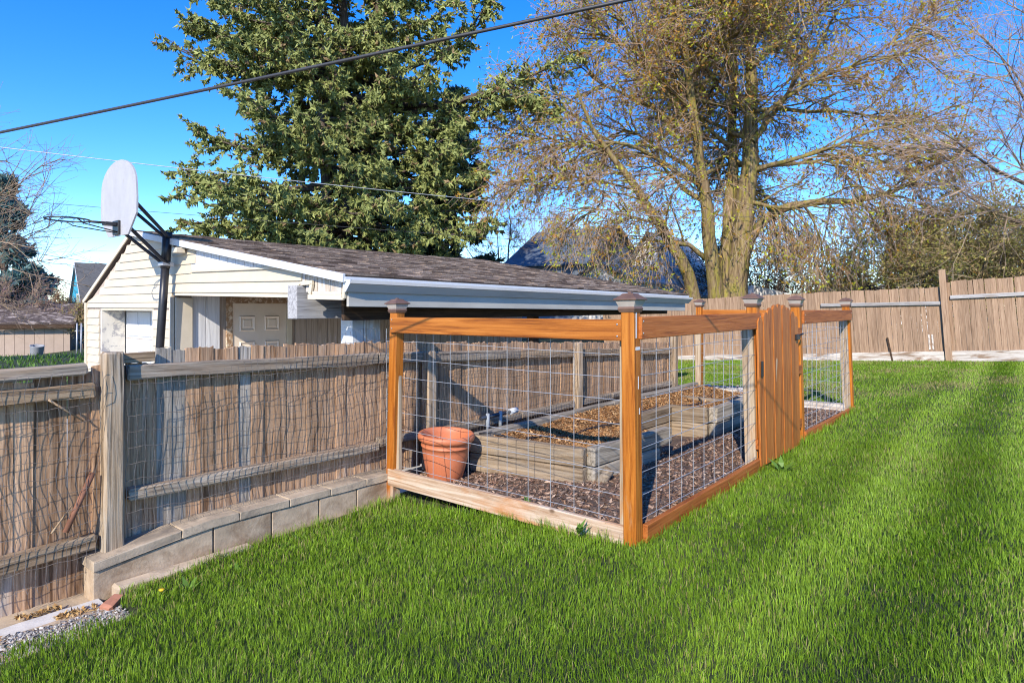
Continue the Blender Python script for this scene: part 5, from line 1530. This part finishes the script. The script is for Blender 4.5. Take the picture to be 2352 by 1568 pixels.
tag(prism('white_lean_to', [at(1731, 690, 29), at(1826, 690, 29), at(1822, 676, 29), at(1731, 655, 29)], (2.0 * FC, 2.0 * FS, 0), whitew), 'white sided lean-to wall peeping over the tan fence', 'shed')
a0 = at(2110, 608, 42)
t, P_ = gable_house('pale_roofed_house', 'far pale roofed house glimpsed behind the thicket', (a0.x, a0.y - 1.5, -.4), 6, 4, 3.0, 1.3, whitew, roof_pale, .3, 'u')
# left: tan shed, grey roof, blue house
s0 = at(160, 815, 33.5)
sh0 = Vector((s0.x - 7.5, s0.y, -1.6))
t = thing('tan_shed', 'low tan panelled shed with flaking dark shingle roof', 'shed', (s0.x, s0.y, -1.6))
e0, e1 = at(-260, 822, 30.5), at(161, 812, 33.5)
ex = (e1 - e0); ex.z = 0; Lsh = ex.length; ex.normalize(); ey = Vector((-ex.y, ex.x, 0))
if ey.dot(Vector((FC, FS, 0))) < 0: ey = -ey
def SP(a, b2, z): return Vector((e0.x, e0.y, 0)) + ex * a + ey * b2 + Vector((0, 0, z))
prism('wall', [SP(0, 0, -1.7), SP(Lsh, 0, -1.7), SP(Lsh, 3.2, -1.7), SP(0, 3.2, -1.7)], (0, 0, 2.3), plain('dark_gap', (.14, .10, .08), .9, .1), t)
k = 0
while k * .42 < Lsh - .05:
    prism('panel', [SP(k * .42, -.03, -1.7), SP(min(Lsh, k * .42 + .405), -.03, -1.7), SP(min(Lsh, k * .42 + .405), -.03, .52), SP(k * .42, -.03, .52)], ey * .028, tanw, t); k += 1
flake = plain('flaking_shingle', (.075, .055, .05), .95, .4, 3, bstr=1.0, stretch=(1, 1, 6), stains=(2.2, .52, .6, (.36, .30, .27)))
prism('roof', [SP(-.3, -.45, .56), SP(Lsh + .35, -.45, .56), SP(Lsh + .1, 1.6, 1.55), SP(-.3, 1.6, 1.55)], (0, 0, .10), flake, t)
prism('roof', [SP(-.3, 1.6, 1.55), SP(Lsh + .1, 1.6, 1.55), SP(Lsh + .35, 3.5, .56), SP(-.3, 3.5, .56)], (0, 0, .10), flake, t)
prism('eave_board', [SP(-.3, -.43, .34), SP(Lsh + .3, -.43, .34), SP(Lsh + .3, -.43, .55), SP(-.3, -.43, .55)], ey * .04, MT['beam_dark'], t)
a0 = at(30, 690, 48)
gable_house('grey_roofed_house', 'grey roofed house behind the flaking shed roof', (a0.x - 1.5, a0.y - 1, -1.8), 3.6, 4, 2.6, 1.5, tanw, roof_grey, .3, 'u')
a0 = at(170, 700, 52)
t, P_ = gable_house('blue_house', 'bright blue house with steep white trimmed gable and grey roof', (a0.x + .2, a0.y - 1.9, -1.5), 9, 3.6, 2.6, 3.9, bluew, roof_grey, .2, 'u', 'house', MT['white'])
house_window(t, P_(0, 1.5, 3.2), (0, 1, 0), .55, 1.5, (-1, 0, 0), MT['white'])
for k in range(22):
    z_ = .2 + k * .28; hw = 1.75 if z_ < 2.55 else max(.05, 1.75 * (1 - (z_ + .25 - 2.6) / 3.9))
    box('siding_board', P_(-.03, 1.8 - hw, z_), P_(-.005, 1.8 + hw, z_ + .25), bluew, t, .006)
# chain link posts beside the garage
for px_, lab in ((176, 'grey pipe fence post standing at the end of the tan shed'), (186, 'grey pipe fence post nearer the garage corner')):
    a, b2 = at(px_, 815, 31), at(px_ + 1, 742, 31); a.z = -1.2
    tag(tube_obj('fence_post', [a, b2], .035, MT['steel'], sides=8), lab, 'post')
a, b2 = at(172, 760, 31), at(200, 758, 31.5)
tag(tube_obj('fence_rail', [a, b2], .025, MT['steel'], sides=6), 'top pipe of the chain link fence beside the garage', 'rail')
# bucket lying on the far grass
pb = at(84, 812, 25)
bt = tag(obj('bucket', lathe_mesh([(.20, 0), (.21, .02), (.24, .40), (.25, .42), (.22, .42), (.19, .05)], 16), plain('grey_ribbed_bucket', (.30, .31, .33), .6, .3, 30, stretch=(6, 6, .3))), 'small grey bucket standing on the grass by the tan shed', 'bucket')
bt.matrix_basis = Matrix.Translation((pb.x, pb.y, float(ground_h(pb.x, pb.y)) - .01)) @ Matrix.Rotation(.2, 4, 'X')
# grass on the far mound
n_ = 9000
u = rng.uniform(-8, 8, n_); v = rng.uniform(13, 25, n_)
px, py, Y = project(np.stack([u, v, ground_h(u, v)], -1)); k = (px > -300) & (px < 420)
u, v, Y = u[k], v[k], Y[k]; n_ = len(u)
z = ground_h(u, v); a = rng.uniform(0, 6.28, n_); w = .02; h = rng.uniform(.06, .16, n_)
Vv = np.stack([np.stack([u - np.cos(a) * w, v - np.sin(a) * w, z - .01], -1), np.stack([u + np.cos(a) * w, v + np.sin(a) * w, z - .01], -1), np.stack([u + rng.normal(0, .05, n_), v + rng.normal(0, .05, n_), z + h], -1)], 1)
c = np.array([.10, .20, .025]) * rng.uniform(.6, 1.4, (n_, 1))
tag(obj('verge_grass', np_mesh(Vv.reshape(-1, 3), np.arange(n_ * 3).reshape(-1, 3), np.repeat(c, 3, 0)), MT['grass']), 'rough grass on the bank beyond the plank gate', 'grass', kind='stuff')

# ------------------------------------------------------------------ overhead wires
def wire(name, a, b2, r, sag, label, mat='wire_blk', n=24, sides=6):
    a, b2 = Vector(a), Vector(b2)
    d = b2 - a
    a2, b3 = a - d * .35, b2 + d * .35
    pts = [a2.lerp(b3, t) - Vector((0, 0, sag * (1 - (2 * t - 1) ** 2) - sag)) for t in np.linspace(0, 1, n)]
    return tag(tube_obj(name, pts, r, MT[mat], sides=sides), label, 'cable')
wire('power_cable', at(0, 306, 3.6), at(1470, -4, 2.59), .0078, .012, 'thick black overhead cable crossing before the tall spruce')
wire('utility_wire', at(0, 343, 16), at(1260, 478, 19), .010, .15, 'upper thin grey wire running past the backboard and spruce', 'steel')
wire('utility_wire', at(70, 466, 17), at(1300, 560, 22), .007, .1, 'thin dark wire passing behind the basketball rim')
wire('utility_wire', at(100, 585, 26), at(250, 608, 28), .010, .02, 'thin dark wire ending above the blue house')
wire('utility_wire', at(1230, 505, 24), at(2352, 490, 21), .008, .1, 'thin wire running across the mossy trunks and thicket')
wire('utility_wire', at(1100, 565, 25), at(1900, 590, 25), .006, .05, 'lowest thin wire behind the budding tree')

# ------------------------------------------------------------------ weeds at the wall foot and in the path
def weed(px, py, s_, label, flower=False, z=-.2):
    p = onz(px, py, z); rg = np.random.default_rng(int(px))
    t = thing('weed', label, 'plant', p, None)
    n_ = 9
    V_, F_, C_ = [], [], []
    for k in range(n_):
        a = rg.uniform(0, 6.28); el = rg.uniform(.5, 1.4); l_ = s_ * rg.uniform(.6, 1.1); w_ = l_ * .14
        d = np.array([math.cos(a) * math.cos(el), math.sin(a) * math.cos(el), math.sin(el)]); sd_ = np.array([-math.sin(a), math.cos(a), 0]) * w_
        o_ = len(V_)
        V_ += [np.zeros(3) - sd_ * .4, np.zeros(3) + sd_ * .4, d * l_ * .55 + sd_, d * l_ * .55 - sd_, d * l_ + np.array([math.cos(a), math.sin(a), -.4]) * l_ * .15]
        F_ += [[o_, o_ + 1, o_ + 2], [o_, o_ + 2, o_ + 3], [o_ + 3, o_ + 2, o_ + 4]]
        C_ += [np.array([.14, .26, .04]) * rg.uniform(.7, 1.2)] * 5
    obj('leaves', np_mesh(np.array(V_), np.array(F_), np.array(C_)), MT['grass'], t, Matrix.Translation(p))
    if flower:
        obj('flower', lathe_mesh([(.002, 0), (.016, .01), (.018, .016), (.004, .018)], 10), plain('yellow_petals', (.75, .5, .02), .6, .1), t, Matrix.Translation(p + Vector((0, 0, s_ * .7))))
weed(433, 1383 - 18, .11, 'leafy green weed growing at the foot of the block wall below its second joint')
weed(372, 1395 - 20, .06, 'small yellow flowered weed at the foot of the block wall', True)
weed(548, 1328 - 10, .08, 'small weed at the foot of the block wall mid way along')
weed(652, 1272 - 8, .07, 'low weed pair growing against the block wall')
weed(690, 1256 - 8, .10, 'dark leafed weed at the block wall foot')
weed(746, 1240 - 6, .06, 'tiny weed near the orange post end of the block wall')
for px, py, s_, lab in ((1210, 1162, .09, 'grass tuft on the mulch before the left half of the raised bed front'), (1290, 1190, .08, 'small grass tuft on the mulch before the right half of the raised bed'),
                        (1330, 1225, .10, 'taller grass tuft on the mulch close behind the pale bottom rail'), (1395, 1220, .08, 'grass tuft on the mulch just inside the orange corner post')):
    weed(px, py, s_, lab, z=.03)
for o_ in bpy.data.objects:
    if o_.name.startswith('weed') and 'mulch' in o_.get('label', ''): o_['group'] = 'grass weeds on the mulch'
weed(1795, 1085, .16, 'broad leafed clump growing in the lawn beside the gate', z=.02)
print('objects', len(bpy.data.objects), 'tris', sum(sum(len(p.vertices) - 2 for p in o.data.polygons) if len(o.data.polygons) < 2000 else len(o.data.loops) - 2 * len(o.data.polygons) for o in bpy.data.objects if o.type == 'MESH'))
